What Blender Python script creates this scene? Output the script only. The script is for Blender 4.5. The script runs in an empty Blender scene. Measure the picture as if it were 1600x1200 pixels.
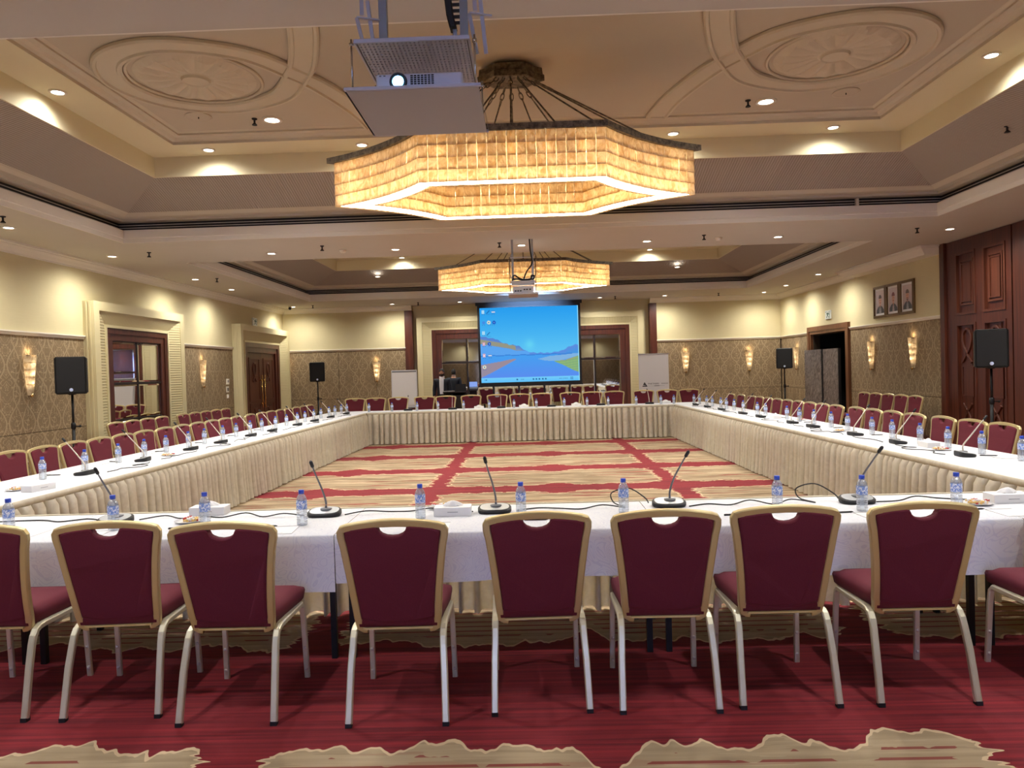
import bpy, bmesh, math, random
from mathutils import Vector, Matrix
random.seed(7)
R = random.Random(11)
SC = bpy.context.scene
COL = SC.collection
PI = math.pi

# ------------------------------------------------------------------ camera, world, exposure
cam_d = bpy.data.cameras.new('camera')
cam_d.sensor_width = 36.0
cam_d.lens = 36.0 * 1150.0 / 1600.0
cam_d.clip_start = 0.05
cam = bpy.data.objects.new('camera', cam_d)
COL.objects.link(cam)
def _ray(u, v): return Vector(((u - 800) / 1150.0, (600 - v) / 1150.0, 1.0))
_y = _ray(826, 578).normalized()
_z = _y.cross(_ray(1826, 549)).normalized()
if _z.y < 0: _z = -_z
_x = Vector((_y.y*_z.z-_y.z*_z.y, _y.z*_z.x-_y.x*_z.z, _y.x*_z.y-_y.y*_z.x))
if _x.x < 0: _x = -_x
# rows of the world basis expressed in (right, up, forward)
Rw = Vector((_x.x, _y.x, _z.x)); Uw = Vector((_x.y, _y.y, _z.y)); Fw = Vector((_x.z, _y.z, _z.z))
m = Matrix.Identity(4)
for i in range(3):
    m[i][0] = Rw[i]; m[i][1] = Uw[i]; m[i][2] = -Fw[i]
m[0][3], m[1][3], m[2][3] = 0.0, 0.0, 1.645
cam.matrix_world = m
SC.camera = cam

w = bpy.data.worlds.new('world'); SC.world = w
w.use_nodes = True
w.node_tree.nodes['Background'].inputs[0].default_value = (0.9, 0.9, 1.0, 1)
w.node_tree.nodes['Background'].inputs[1].default_value = 0.0
SC.view_settings.view_transform = 'Standard'
SC.view_settings.look = 'None'
SC.view_settings.exposure = 0.18
SC.view_settings.gamma = 1.0
SC.view_settings.use_curve_mapping = False
cy = SC.cycles
cy.use_denoising = True
cy.max_bounces = 8; cy.diffuse_bounces = 5; cy.glossy_bounces = 4
cy.transmission_bounces = 6; cy.transparent_max_bounces = 10
cy.sample_clamp_indirect = 6.0
cy.caustics_reflective = False; cy.caustics_refractive = False
cy.use_light_tree = True

P_SOFFIT, P_LEDGE, P_FLAT, P_SMALL = 260.0, 85.0, 215.0, 45.0
P_BULB = 4.6
P_WALL, P_REAR, P_BEAM = 205.0, 70.0, 140.0
def spot_data(name, power, angle, col, rad=0.05):
    d = bpy.data.lights.new(name, 'SPOT'); d.energy = power; d.spot_size = math.radians(angle)
    d.spot_blend = 1.0; d.color = col; d.shadow_soft_size = rad
    return d
WARM = (1.0, 0.965, 0.88)
NEUT = (1.0, 0.985, 0.97)
L_SOFFIT = spot_data('soffit_light', P_SOFFIT, 160, WARM, 0.08)
L_WALL = spot_data('wall_side_light', P_WALL, 165, WARM, 0.10)
L_BEAM = spot_data('beam_light', P_BEAM, 150, NEUT, 0.08)
L_REAR = spot_data('rear_light', P_REAR, 160, WARM, 0.08)
L_LEDGE = spot_data('ledge_light', P_LEDGE, 165, WARM, 0.08)
L_LEDGE2 = spot_data('near_ledge_light', 150.0, 150, NEUT, 0.08)
L_FLAT = spot_data('flat_light', P_FLAT, 150, NEUT, 0.09)
L_SMALL = spot_data('small_light', P_SMALL, 110, WARM)
L_BULB = bpy.data.lights.new('bulb_light', 'POINT'); L_BULB.energy = P_BULB
L_BULB.color = (1.0, 0.80, 0.54); L_BULB.shadow_soft_size = 0.02
L_SCONCE = bpy.data.lights.new('sconce_light', 'POINT'); L_SCONCE.energy = 0.9
L_SCONCE.color = (1.0, 0.72, 0.40); L_SCONCE.shadow_soft_size = 0.03
L_SHADE = bpy.data.lights.new('sconce_lamp', 'POINT'); L_SHADE.energy = 0.42
L_SHADE.color = (1.0, 0.80, 0.54); L_SHADE.shadow_soft_size = 0.02
L_PROJ2 = spot_data('far_projector_light', 16000.0, 17.5, (0.30, 0.52, 1.0), 0.03)
L_PROJ = spot_data('projector_light', 30000.0, 38, (0.32, 0.45, 1.0), 0.03)

# ------------------------------------------------------------------ material helpers
class V:
    nt = None
    def __init__(s, sock): s.s = sock
    @staticmethod
    def m(op, *a, clamp=False):
        n = V.nt.nodes.new('ShaderNodeMath'); n.operation = op; n.use_clamp = clamp
        for i, x in enumerate(a):
            if isinstance(x, V): V.nt.links.new(x.s, n.inputs[i])
            else: n.inputs[i].default_value = x
        return V(n.outputs[0])
    def __add__(a, b): return V.m('ADD', a, b)
    __radd__ = __add__
    def __sub__(a, b): return V.m('SUBTRACT', a, b)
    def __rsub__(a, b): return V.m('SUBTRACT', b, a)
    def __mul__(a, b): return V.m('MULTIPLY', a, b)
    __rmul__ = __mul__
    def __truediv__(a, b): return V.m('DIVIDE', a, b)
    def gt(a, b): return V.m('GREATER_THAN', a, b)
    def lt(a, b): return V.m('LESS_THAN', a, b)
    def abs(a): return V.m('ABSOLUTE', a)
    def sin(a): return V.m('SINE', a)
    def frac(a): return V.m('FRACT', a)
    def floor(a): return V.m('FLOOR', a)
    def min(a, b): return V.m('MINIMUM', a, b)
    def max(a, b): return V.m('MAXIMUM', a, b)
    def clamp(a): return V.m('ADD', a, 0.0, clamp=True)
def coords(kind='Object'):
    n = V.nt.nodes.new('ShaderNodeTexCoord')
    sp = V.nt.nodes.new('ShaderNodeSeparateXYZ')
    V.nt.links.new(n.outputs[kind], sp.inputs[0])
    return V(sp.outputs[0]), V(sp.outputs[1]), V(sp.outputs[2])
def vec(x, y, z=0.0):
    n = V.nt.nodes.new('ShaderNodeCombineXYZ')
    for i, q in enumerate((x, y, z)):
        if isinstance(q, V): V.nt.links.new(q.s, n.inputs[i])
        else: n.inputs[i].default_value = q
    return V(n.outputs[0])
def noise(v, scale=1.0, detail=2.0, rough=0.5, dist=0.0):
    n = V.nt.nodes.new('ShaderNodeTexNoise')
    if v is not None: V.nt.links.new(v.s, n.inputs['Vector'])
    n.inputs['Scale'].default_value = scale; n.inputs['Detail'].default_value = detail
    n.inputs['Roughness'].default_value = rough; n.inputs['Distortion'].default_value = dist
    return V(n.outputs[0])
def mix(f, a, b):
    n = V.nt.nodes.new('ShaderNodeMix'); n.data_type = 'RGBA'
    for i, q in ((0, f), (6, a), (7, b)):
        if isinstance(q, V): V.nt.links.new(q.s, n.inputs[i])
        elif i == 0: n.inputs[0].default_value = q
        else: n.inputs[i].default_value = (q[0], q[1], q[2], 1)
    return V(n.outputs[2])
def bump(h, strength=0.3, dist=0.01):
    n = V.nt.nodes.new('ShaderNodeBump'); n.inputs['Strength'].default_value = strength
    n.inputs['Distance'].default_value = dist
    V.nt.links.new(h.s, n.inputs['Height'])
    return V(n.outputs[0])
def S(r, g, b):   # sRGB 0-255 to linear
    f = lambda c: (c/255/12.92) if c/255 <= 0.04045 else ((c/255 + 0.055)/1.055)**2.4
    return (f(r), f(g), f(b))
def mat(name, col=(0.8, 0.8, 0.8), rough=0.5, metal=0.0, fn=None, **kw):
    mt = bpy.data.materials.new(name); mt.use_nodes = True
    nt = mt.node_tree; V.nt = nt
    b = nt.nodes['Principled BSDF']
    b.inputs['Base Color'].default_value = (col[0], col[1], col[2], 1)
    b.inputs['Roughness'].default_value = rough; b.inputs['Metallic'].default_value = metal
    for k, x in kw.items(): b.inputs[k].default_value = x
    mt.diffuse_color = (col[0], col[1], col[2], 1)
    if fn:
        r = fn()
        for k, x in r.items(): nt.links.new(x.s, b.inputs[k])
    return mt
def emit(name, col, strength, tex=None):
    strength = strength / 2**0.18 if tex else strength
    mt = bpy.data.materials.new(name); mt.use_nodes = True
    nt = mt.node_tree; V.nt = nt
    nt.nodes.remove(nt.nodes['Principled BSDF'])
    e = nt.nodes.new('ShaderNodeEmission')
    e.inputs[0].default_value = (*col, 1); e.inputs[1].default_value = strength
    if tex: nt.links.new(tex().s, e.inputs[0])
    nt.links.new(e.outputs[0], nt.nodes['Material Output'].inputs[0])
    return mt

def f_carpet():
    x, y, z = coords()
    p = vec(x, y)
    wob = (noise(vec(x*3.2, y*0.0), 1, 3, 0.6) - 0.5) * 0.42 + (noise(vec(x*3.0, y*26.0), 1, 2, 0.6) - 0.5) * 0.10
    wob2 = (noise(vec(x*1.5, y*7.5), 1, 3, 0.65) - 0.5) * 0.75 + ((noise(vec(x*2.0, y*28.0), 1, 1) - 0.5) * 0.35)
    PX, PY = 3.35, 2.08
    fx = ((x + 1.35 + PX*20) / PX).frac()
    dx = (fx - (fx.gt(0.5))).abs() * PX            # distance to the lengthwise line
    midx = (fx - 0.5).abs() * PX
    fy = ((y - 10.2 + PY*20) / PY).frac()
    dy = (fy - (fy.gt(0.5))).abs() * PY
    hw = 0.265 + (0.30 - midx).max(0.0) * 0.62 + (0.45 - dx).max(0.0) * 0.25
    wide = y.lt(5.0)
    sx = noise(vec(x*2.6, y*0.4), 1, 2.5, 0.6)
    sx2 = noise(vec(x*9.0, y*2.0), 1, 2, 0.5)
    dn = dy - hw - wob
    df = (y - 3.80).abs() - 0.60 - (sx - 0.5)*0.55 - (sx2 - 0.5)*0.22 - (0.25 - midx).max(0.0)*0.9 - (0.25 - dx).max(0.0)*0.5
    d1 = wide*df + (1.0 - wide)*dn
    d2 = dx - 0.125 + wob2 * 0.45
    d = d1.min(d2)
    medal = d.gt(0.0)
    cream = wide * 0.65
    line = d.gt(0.0) * d.lt(0.022)
    st = noise(vec(x*0.9, y*13.0), 1, 3, 0.6)
    st2 = noise(vec(x*1.6+7.0, y*24.0), 1, 2, 0.6)
    st3 = noise(vec(x*0.8+31.0, y*8.0), 1, 2, 0.5)
    fine = (y*75.0).sin()*0.5 + 0.5
    tan = mix(((st - 0.38) * 4.0).clamp(), S(132, 110, 82), S(198, 174, 140))
    tan = mix((st2.gt(0.59)) * 0.75, tan, S(112, 88, 60))
    tan = mix((st3.gt(0.615)) * 0.85, tan, S(140, 44, 40))
    tan = mix((st2.lt(0.34)) * 0.6, tan, S(222, 204, 170))
    tan = mix(cream, tan, S(194, 172, 134))
    tan = mix(fine.gt(0.84) * wide * (d.gt(0.13)) * 0.8, tan, S(140, 36, 40))
    tan = mix(line, tan, S(226, 200, 158))
    rs = noise(vec(x*0.7, y*34.0), 1, 2, 0.6)
    red = mix(((rs - 0.35) * 3.0).clamp(), S(108, 20, 30), S(154, 36, 44))
    c = mix(medal, red, tan)
    pile = noise(p, 420, 2)
    return {'Base Color': mix(0.22, c, mix(pile, (0, 0, 0), c)), 'Normal': bump(pile, 0.35, 0.01)}
def f_damask(axis):
    def g():
        c = coords(); s = c[axis]; z = c[2]
        P, Q = 0.62, 0.86
        u = ((s / P + 40.0).frac() - 0.5).abs() * P
        q = (z / Q + 10.0)
        v = (q.frac() - 0.5).abs() * Q
        cz = (z * (2*PI/Q)).sin()*0.5 + 0.5
        og = (u * (2.0/P) - cz * 0.82 - 0.09).abs().lt(0.05)
        og2 = (u * (2.0/P) - (1.0 - cz) * 0.55 - 0.02).abs().lt(0.035)
        n = noise(vec(u, v), 5.6, 1.5, 0.5, 1.0)
        l = ((n * 8.0).frac() - 0.5).abs()
        orn = (l.lt(0.11)).max(og).max(og2).max(noise(vec(u, v, 3.0), 11.0, 1.0, 0.5, 1.2).gt(0.68))
        weave = noise(vec(s*180.0, z*40.0), 1, 1)
        f = (orn * 0.8 + weave * 0.25).clamp()
        return {'Base Color': mix(f, S(122, 102, 74), S(160, 140, 108)), 'Normal': bump(orn, 0.12, 0.002)}
    return g
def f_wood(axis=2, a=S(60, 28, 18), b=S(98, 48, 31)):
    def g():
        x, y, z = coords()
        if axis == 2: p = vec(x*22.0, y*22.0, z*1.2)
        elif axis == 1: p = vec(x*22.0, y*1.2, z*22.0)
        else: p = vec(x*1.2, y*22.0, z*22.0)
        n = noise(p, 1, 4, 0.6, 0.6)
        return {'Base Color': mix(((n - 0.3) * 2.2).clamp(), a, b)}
    return g
def f_fabric(c1, c2, sc=260):
    def g():
        x, y, z = coords()
        n = noise(vec(x, y, z), sc, 2)
        return {'Base Color': mix(n, c1, c2), 'Normal': bump(n, 0.25, 0.003)}
    return g
def f_cloth():
    x, y, z = coords()
    n = noise(vec(x, y*0.9 + z*1.0, z*0.4), 6.5, 0.5, 0.5, 2.2)
    l = ((n * 9.0).frac() - 0.5).abs().lt(0.13)
    wv = noise(vec(x, y, z), 500, 1)
    cr = noise(vec(x*2.0, y*2.0, z*2.0), 1.6, 3, 0.5, 0.4)
    return {'Base Color': mix(l * 0.55, S(228, 229, 232), S(206, 207, 219)), 'Roughness': (1.0 - l*0.25) * 0.75,
            'Normal': bump(cr + wv*0.05, 0.25, 0.02)}
def f_skirt():
    x, y, z = coords()
    n = noise(vec(x, y, z), 9, 3, 0.6, 1.4)
    return {'Base Color': mix(((n-0.35)*3.0).clamp(), S(206, 197, 176), S(224, 217, 198)), 'Normal': bump(n, 0.15, 0.01)}
def f_ribs(axis):
    def g():
        c = coords()
        s = (c[axis] * (2*PI/0.036)).sin()*0.5 + 0.5
        return {'Base Color': mix(s, S(142, 131, 119), S(174, 163, 151)), 'Normal': bump(s, 0.5, 0.008)}
    return g
def f_flute(axis):
    def g():
        c = coords()
        s = (c[axis] * (2*PI/0.05)).sin()*0.5 + 0.5
        return {'Base Color': mix(s, S(188, 176, 134), S(206, 194, 152)), 'Normal': bump(s, 0.5, 0.008)}
    return g
def f_plaster(a, b, sc=3.0):
    def g():
        x, y, z = coords()
        n = noise(vec(x, y, z), sc, 3)
        g2 = noise(vec(x*4.0, y*4.0, z*90.0), 1, 2)
        return {'Base Color': mix(n*0.6 + g2*0.4, a, b)}
    return g
def f_tile():
    x, y, z = coords()
    oi = V.nt.nodes.new('ShaderNodeObjectInfo')
    r = V(oi.outputs['Random'])
    n = noise(vec(x*14.0 + r*50.0, y*14.0, z*9.0), 1, 3, 0.6, 1.6)
    return mix(((n - 0.36) * 2.6).clamp(), S(204, 178, 138), S(246, 234, 208))
def tile_mat():
    mt = bpy.data.materials.new('alabaster_tile'); mt.use_nodes = True
    nt = mt.node_tree; V.nt = nt
    nt.nodes.remove(nt.nodes['Principled BSDF'])
    c = f_tile()
    t = nt.nodes.new('ShaderNodeBsdfTranslucent'); d = nt.nodes.new('ShaderNodeBsdfDiffuse')
    nt.links.new(c.s, t.inputs[0]); nt.links.new(c.s, d.inputs[0])
    mx = nt.nodes.new('ShaderNodeMixShader'); mx.inputs[0].default_value = 0.38
    nt.links.new(t.outputs[0], mx.inputs[1]); nt.links.new(d.outputs[0], mx.inputs[2])
    nt.links.new(mx.outputs[0], nt.nodes['Material Output'].inputs[0])
    return mt
def bottle_mat(name, tint, dif, f_d, f_g):
    mt = bpy.data.materials.new(name); mt.use_nodes = True
    nt = mt.node_tree; V.nt = nt
    nt.nodes.remove(nt.nodes['Principled BSDF'])
    t = nt.nodes.new('ShaderNodeBsdfTransparent'); t.inputs[0].default_value = (*tint, 1)
    d = nt.nodes.new('ShaderNodeBsdfDiffuse'); d.inputs[0].default_value = (*dif, 1)
    g = nt.nodes.new('ShaderNodeBsdfGlossy'); g.inputs[1].default_value = 0.08
    fr = nt.nodes.new('ShaderNodeLayerWeight'); fr.inputs[0].default_value = 0.35
    m1 = nt.nodes.new('ShaderNodeMixShader'); m1.inputs[0].default_value = f_d
    nt.links.new(t.outputs[0], m1.inputs[1]); nt.links.new(d.outputs[0], m1.inputs[2])
    m2 = nt.nodes.new('ShaderNodeMixShader')
    k = V(fr.outputs['Facing']) * f_g + 0.06
    nt.links.new(k.s, m2.inputs[0])
    nt.links.new(m1.outputs[0], m2.inputs[1]); nt.links.new(g.outputs[0], m2.inputs[2])
    nt.links.new(m2.outputs[0], nt.nodes['Material Output'].inputs[0])
    return mt
def f_label():
    x, y, z = coords()
    n = noise(vec(x, y, z), 70, 1, 0.5, 1.5)
    return {'Base Color': mix(n.gt(0.53), S(120, 150, 214), S(232, 236, 246))}
def f_attr():
    a = V.nt.nodes.new('ShaderNodeAttribute'); a.attribute_name = 'Col'
    return V(a.outputs['Color'])
def f_marble():
    x, y, z = coords()
    n = noise(vec(x, y*6.0 + z*5.0, z*1.6 - y*2.0), 3.0, 5, 0.65, 1.2)
    return {'Base Color': mix(((n - 0.38) * 3.4).clamp(), S(60, 54, 53), S(158, 148, 144))}
def f_patina():
    x, y, z = coords()
    n = noise(vec(x, y, z), 22, 4, 0.65)
    return {'Base Color': mix(((n-0.35)*3.0).clamp(), S(62, 52, 42), S(128, 116, 96))}

M = {}
M['carpet'] = mat('carpet', S(150, 40, 45), 0.95, fn=f_carpet)
M['cream'] = mat('cream_wall_fabric', S(206, 194, 150), 0.85, fn=f_plaster(S(198, 186, 146), S(212, 201, 160)))
M['damask_y'] = mat('damask_lengthwise', S(130, 105, 70), 0.8, fn=f_damask(1))
M['damask_x'] = mat('damask_crosswise', S(130, 105, 70), 0.8, fn=f_damask(0))
M['groove'] = mat('groove_shadow', S(60, 46, 30), 0.9)
M['trim'] = mat('white_trim_paint', S(226, 220, 206), 0.6)
M['soffit'] = mat('soffit_paint', S(190, 174, 152), 0.85, fn=f_plaster(S(190, 183, 170), S(198, 191, 178), 1.0))
M['flat'] = mat('upper_ceiling_paint', S(176, 156, 130), 0.85, fn=f_plaster(S(182, 171, 153), S(190, 179, 161), 1.0))
M['mould'] = mat('ceiling_moulding_paint', S(196, 186, 166), 0.7)
M['band'] = mat('cove_band_paint', S(216, 206, 172), 0.8)
M['rib_x'] = mat('ribbed_panel_crosswise', S(150, 132, 115), 0.8, fn=f_ribs(0))
M['rib_y'] = mat('ribbed_panel_lengthwise', S(150, 132, 115), 0.8, fn=f_ribs(1))
M['slot'] = mat('black_slot', S(12, 12, 12), 0.6)
M['slotbar'] = mat('slot_bar_metal', S(190, 184, 172), 0.5)
M['surround'] = mat('cream_surround', S(206, 194, 152), 0.6)
M['flute_y'] = mat('fluted_lengthwise', S(200, 190, 150), 0.6, fn=f_flute(1))
M['flute_x'] = mat('fluted_crosswise', S(200, 190, 150), 0.6, fn=f_flute(0))
M['flute_z'] = mat('fluted_upright', S(200, 190, 150), 0.6, fn=f_flute(2))
M['wood'] = mat('mahogany', S(80, 36, 24), 0.38, fn=f_wood(2))
M['wood_h'] = mat('mahogany_crossgrain', S(80, 36, 24), 0.38, fn=f_wood(1))
M['wood_x'] = mat('mahogany_headgrain', S(80, 36, 24), 0.38, fn=f_wood(0))
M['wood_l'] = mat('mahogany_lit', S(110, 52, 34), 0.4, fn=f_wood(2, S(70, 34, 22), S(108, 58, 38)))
M['wood_door'] = mat('door_frame_wood', S(110, 70, 42), 0.4, fn=f_wood(2, S(92, 56, 34), S(128, 84, 54)))
M['mirror'] = mat('mirror_glass', (0.86, 0.86, 0.84), 0.02, 1.0)
M['muntin'] = mat('dark_muntin', S(36, 24, 18), 0.4)
M['steel'] = mat('bright_steel', S(200, 198, 190), 0.25, 1.0)
M['brass'] = mat('polished_brass', S(226, 190, 120), 0.22, 1.0)
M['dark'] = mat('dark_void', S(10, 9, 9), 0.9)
M['marble'] = mat('grey_marble', S(90, 82, 78), 0.3, fn=f_marble)
M['maroon'] = mat('maroon_fabric', S(128, 30, 42), 0.85, fn=f_fabric(S(92, 20, 36), S(112, 30, 46)))
M['gold'] = mat('champagne_gold', S(206, 188, 136), 0.36, 0.6)
M['gold_lit'] = mat('brushed_gold_lit', S(216, 209, 180), 0.40, 0.5)  # frame gold made paler for the legs; lighting is painted into the colour
M['rubber'] = mat('black_rubber', S(22, 22, 24), 0.7)
M['stud'] = mat('clear_stud', S(200, 190, 175), 0.4)
M['cloth'] = mat('white_jacquard', S(236, 235, 234), 0.75, fn=f_cloth)
M['skirt'] = mat('beige_skirt', S(206, 190, 162), 0.7, fn=f_skirt)
nt = M['skirt'].node_tree     # thin fabric: lets some light through
tl = nt.nodes.new('ShaderNodeBsdfTranslucent'); tl.inputs[0].default_value = (*S(206, 190, 150), 1)
mx = nt.nodes.new('ShaderNodeMixShader'); mx.inputs[0].default_value = 0.30
nt.links.new(nt.nodes['Principled BSDF'].outputs[0], mx.inputs[1]); nt.links.new(tl.outputs[0], mx.inputs[2])
nt.links.new(mx.outputs[0], nt.nodes['Material Output'].inputs[0])
M['ply'] = mat('table_board', S(150, 120, 84), 0.6)
M['blackmetal'] = mat('black_metal', S(20, 20, 22), 0.45, 0.3)
M['black'] = mat('black_plastic', S(15, 15, 17), 0.5)
M['grille'] = mat('speaker_grille', S(11, 11, 12), 0.7)
M['silver'] = mat('silver_plate', S(204, 208, 210), 0.3, 0.5)
M['grey'] = mat('grey_plastic', S(120, 122, 124), 0.45)
M['neck'] = mat('grey_gooseneck', S(110, 110, 114), 0.35, 0.6)
M['neck_lit'] = mat('gooseneck_lit', S(214, 204, 190), 0.35, 0.6)  # grey gooseneck again, with the light falling on it put into the colour
M['bottle'] = bottle_mat('clear_bottle', (0.95, 0.98, 1.0), S(226, 236, 250), 0.30, 0.65)
M['label'] = mat('bottle_label', S(150, 170, 220), 0.5, fn=f_label)
M['cap'] = mat('blue_cap', S(40, 74, 190), 0.4)
M['paper'] = mat('white_paper', S(240, 240, 240), 0.8)
M['ink'] = mat('print_ink', S(60, 60, 66), 0.8)
M['lgrey'] = mat('pale_print', S(178, 178, 180), 0.8)
M['board'] = mat('white_board', S(226, 226, 228), 0.5)
M['candy_r'] = mat('red_candy', S(186, 60, 56), 0.5)
M['candy_y'] = mat('yellow_candy', S(232, 196, 120), 0.5)
M['china'] = mat('white_china', S(240, 240, 240), 0.25)
M['tile'] = tile_mat()
M['patina'] = mat('patinated_bronze', S(96, 84, 68), 0.5, 0.4, fn=f_patina)
M['diffuser'] = emit('lit_diffuser', (1.0, 0.92, 0.74), 18.0)
M['sconce'] = emit('lit_sconce_tile', (1.0, 0.78, 0.50), 0.85)
M['lens'] = emit('lit_lamp_lens', (1.0, 0.95, 0.86), 14.0)
M['beam'] = emit('projector_lens_light', (0.15, 0.55, 1.0), 14.0)
M['screen'] = emit('screen_picture', (1, 1, 1), 1.0, f_attr)
M['picture'] = mat('printed_picture', (1, 1, 1), 0.5, fn=lambda: {'Base Color': f_attr()})
M['screen_w'] = mat('screen_fabric', S(235, 235, 235), 0.9)
M['pgrey'] = mat('pale_grey_metal', S(190, 192, 200), 0.5, 0.2)
M['pwhite'] = mat('projector_white', S(214, 218, 228), 0.4)
M['board_grey'] = mat('ceiling_board', S(166, 161, 158), 0.85)
M['tube'] = mat('grey_tube', S(150, 156, 158), 0.4, 0.4)
M['skin'] = mat('skin', S(206, 154, 126), 0.55)
M['lip'] = mat('lip', S(150, 92, 82), 0.6)
M['hair'] = mat('black_hair', S(24, 18, 16), 0.7)
M['suit'] = mat('dark_suit', S(26, 30, 40), 0.8)
M['shirt'] = mat('white_shirt', S(232, 234, 240), 0.8)
M['shoe'] = mat('black_leather', S(16, 14, 14), 0.3)
M['signw'] = mat('sign_white', S(226, 232, 226), 0.5)
M['signg'] = mat('sign_green', S(24, 92, 78), 0.5)
M['goldframe'] = mat('dark_gold_frame', S(110, 84, 50), 0.4, 0.4)
M['tripodred'] = mat('dark_leather', S(30, 14, 16), 0.6)
M['laptop'] = emit('laptop_screen', (0.28, 0.42, 0.95), 0.9)

# ------------------------------------------------------------------ mesh builder
class MB:
    def __init__(s, T=None): s.v = []; s.f = []; s.mi = []; s.sm = []; s.T = T; s.cur = 0; s.cols = None
    def pt(s, p):
        s.v.append(tuple(s.T(*p)) if s.T else tuple(p)); return len(s.v) - 1
    def face(s, ids, smooth=False):
        s.f.append(tuple(ids)); s.mi.append(s.cur); s.sm.append(smooth)
    def poly(s, pts, smooth=False): s.face([s.pt(p) for p in pts], smooth)
    def box(s, a, b):
        x0, y0, z0 = a; x1, y1, z1 = b
        i = [s.pt(p) for p in ((x0,y0,z0),(x1,y0,z0),(x1,y1,z0),(x0,y1,z0),(x0,y0,z1),(x1,y0,z1),(x1,y1,z1),(x0,y1,z1))]
        for q in ((0,3,2,1),(4,5,6,7),(0,1,5,4),(1,2,6,5),(2,3,7,6),(3,0,4,7)): s.face([i[k] for k in q])
    def rbox(s, a, b, r):       # box with chamfered upright and top edges
        x0, y0, z0 = a; x1, y1, z1 = b
        def ring(ins, z): return [(x0+r+0*ins, y0+ins, z), (x1-r, y0+ins, z), (x1-ins, y0+r, z), (x1-ins, y1-r, z), (x1-r, y1-ins, z), (x0+r, y1-ins, z), (x0+ins, y1-r, z), (x0+ins, y0+r, z)]
        rs = [ring(r*0.7, z0), ring(0, z0+r*0.7), ring(0, z1-r*0.7), ring(r*0.7, z1)]
        s.loft(rs, True, True)
    def loft(s, rings, cap0=False, cap1=False, smooth=False, closed=True):
        ids = [[s.pt(p) for p in r] for r in rings]
        n = len(ids[0])
        for a, b in zip(ids, ids[1:]):
            for k in range(n if closed else n-1):
                k2 = (k+1) % n
                s.face((a[k], a[k2], b[k2], b[k]), smooth)
        if cap0: s.face(ids[0][::-1])
        if cap1: s.face(ids[-1])
    def lathe(s, prof, n=20, c=(0,0,0), smooth=True, ax=2, cap=True):
        rings = []
        for r, h in prof:
            ring = []
            for k in range(n):
                t = 2*PI*k/n
                a, b = r*math.cos(t), r*math.sin(t)
                p = (a, b, h) if ax == 2 else ((a, h, -b) if ax == 1 else (h, a, b))
                ring.append((c[0]+p[0], c[1]+p[1], c[2]+p[2]))
            rings.append(ring)
        s.loft(rings, cap, cap, smooth)
    def tube(s, path, r, n=8, rect=None, up=(0,0,1), smooth=None, closed=False, cap=True):
        P = [Vector(p) for p in path]; N = len(P); rings = []
        U = Vector(up)
        for i in range(N):
            if closed: t = P[(i+1) % N] - P[i-1]
            else: t = P[min(i+1, N-1)] - P[max(i-1, 0)]
            t.normalize()
            a = t.cross(U)
            if a.length < 1e-4: a = t.cross(Vector((1, 0, 0.01)))
            a.normalize(); b = a.cross(t).normalized()
            rr = r[i] if isinstance(r, (list, tuple)) else r
            if rect:
                w2, h2 = rect[0]/2, rect[1]/2; c = min(w2, h2)*0.35
                ring = [P[i] + a*q[0] + b*q[1] for q in ((w2-c,-h2),(w2,-h2+c),(w2,h2-c),(w2-c,h2),(-w2+c,h2),(-w2,h2-c),(-w2,-h2+c),(-w2+c,-h2))]
            else:
                ring = [P[i] + a*(rr*math.cos(2*PI*k/n)) + b*(rr*math.sin(2*PI*k/n)) for k in range(n)]
            rings.append(ring)
        if closed: rings.append(rings[0])
        if smooth is None: smooth = rect is None
        s.loft(rings, cap and not closed, cap and not closed, smooth)
    def frame(s, s0, s1, z0, z1, w, n0, n1):      # picture-frame of four mitred bars in (s, n, z)
        o = [(s0, z0), (s1, z0), (s1, z1), (s0, z1)]
        i = [(s0+w, z0+w), (s1-w, z0+w), (s1-w, z1-w), (s0+w, z1-w)]
        for k in range(4):
            k2 = (k+1) % 4
            q = [o[k], o[k2], i[k2], i[k]]
            s.loft([[(a, n0, b) for a, b in q], [(a, n1, b) for a, b in q]], True, True)
    def sphere(s, c, r, n=12, m=8, sq=(1,1,1)):
        prof = [(max(1e-4, math.sin(PI*k/m)), -math.cos(PI*k/m)) for k in range(m+1)]
        rings = [[(c[0]+r*sq[0]*p*math.cos(2*PI*j/n), c[1]+r*sq[1]*p*math.sin(2*PI*j/n), c[2]+r*sq[2]*h) for j in range(n)] for p, h in prof]
        s.loft(rings, True, True, True)
    def mesh(s, name, mats):
        me = bpy.data.meshes.new(name)
        me.from_pydata(s.v, [], s.f)
        for q in (mats if isinstance(mats, (list, tuple)) else [mats]): me.materials.append(q)
        me.polygons.foreach_set('material_index', s.mi)
        me.polygons.foreach_set('use_smooth', s.sm)
        me.update()
        bm = bmesh.new(); bm.from_mesh(me)
        bmesh.ops.recalc_face_normals(bm, faces=bm.faces); bm.to_mesh(me); bm.free()
        return me
    def build(s, name, mats, parent=None, loc=None):
        o = bpy.data.objects.new(name, s.mesh(name, mats)); COL.objects.link(o)
        if parent is not None: o.parent = parent
        if loc: o.location = loc
        return o
def tag(o, label=None, cat=None, group=None, kind=None):
    if label: o['label'] = label
    if cat: o['category'] = cat
    if group: o['group'] = group
    if kind: o['kind'] = kind
    return o
def thing(name, label, cat, loc=(0,0,0), rz=0.0, group=None, scale=1.0):
    o = bpy.data.objects.new(name, None); COL.objects.link(o)
    o.empty_display_size = 0.1
    o.location = loc; o.rotation_euler = (0, 0, rz); o.scale = (scale,)*3
    return tag(o, label, cat, group)
def kids(o): return [c for c in bpy.data.objects if c.parent == o]
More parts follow.
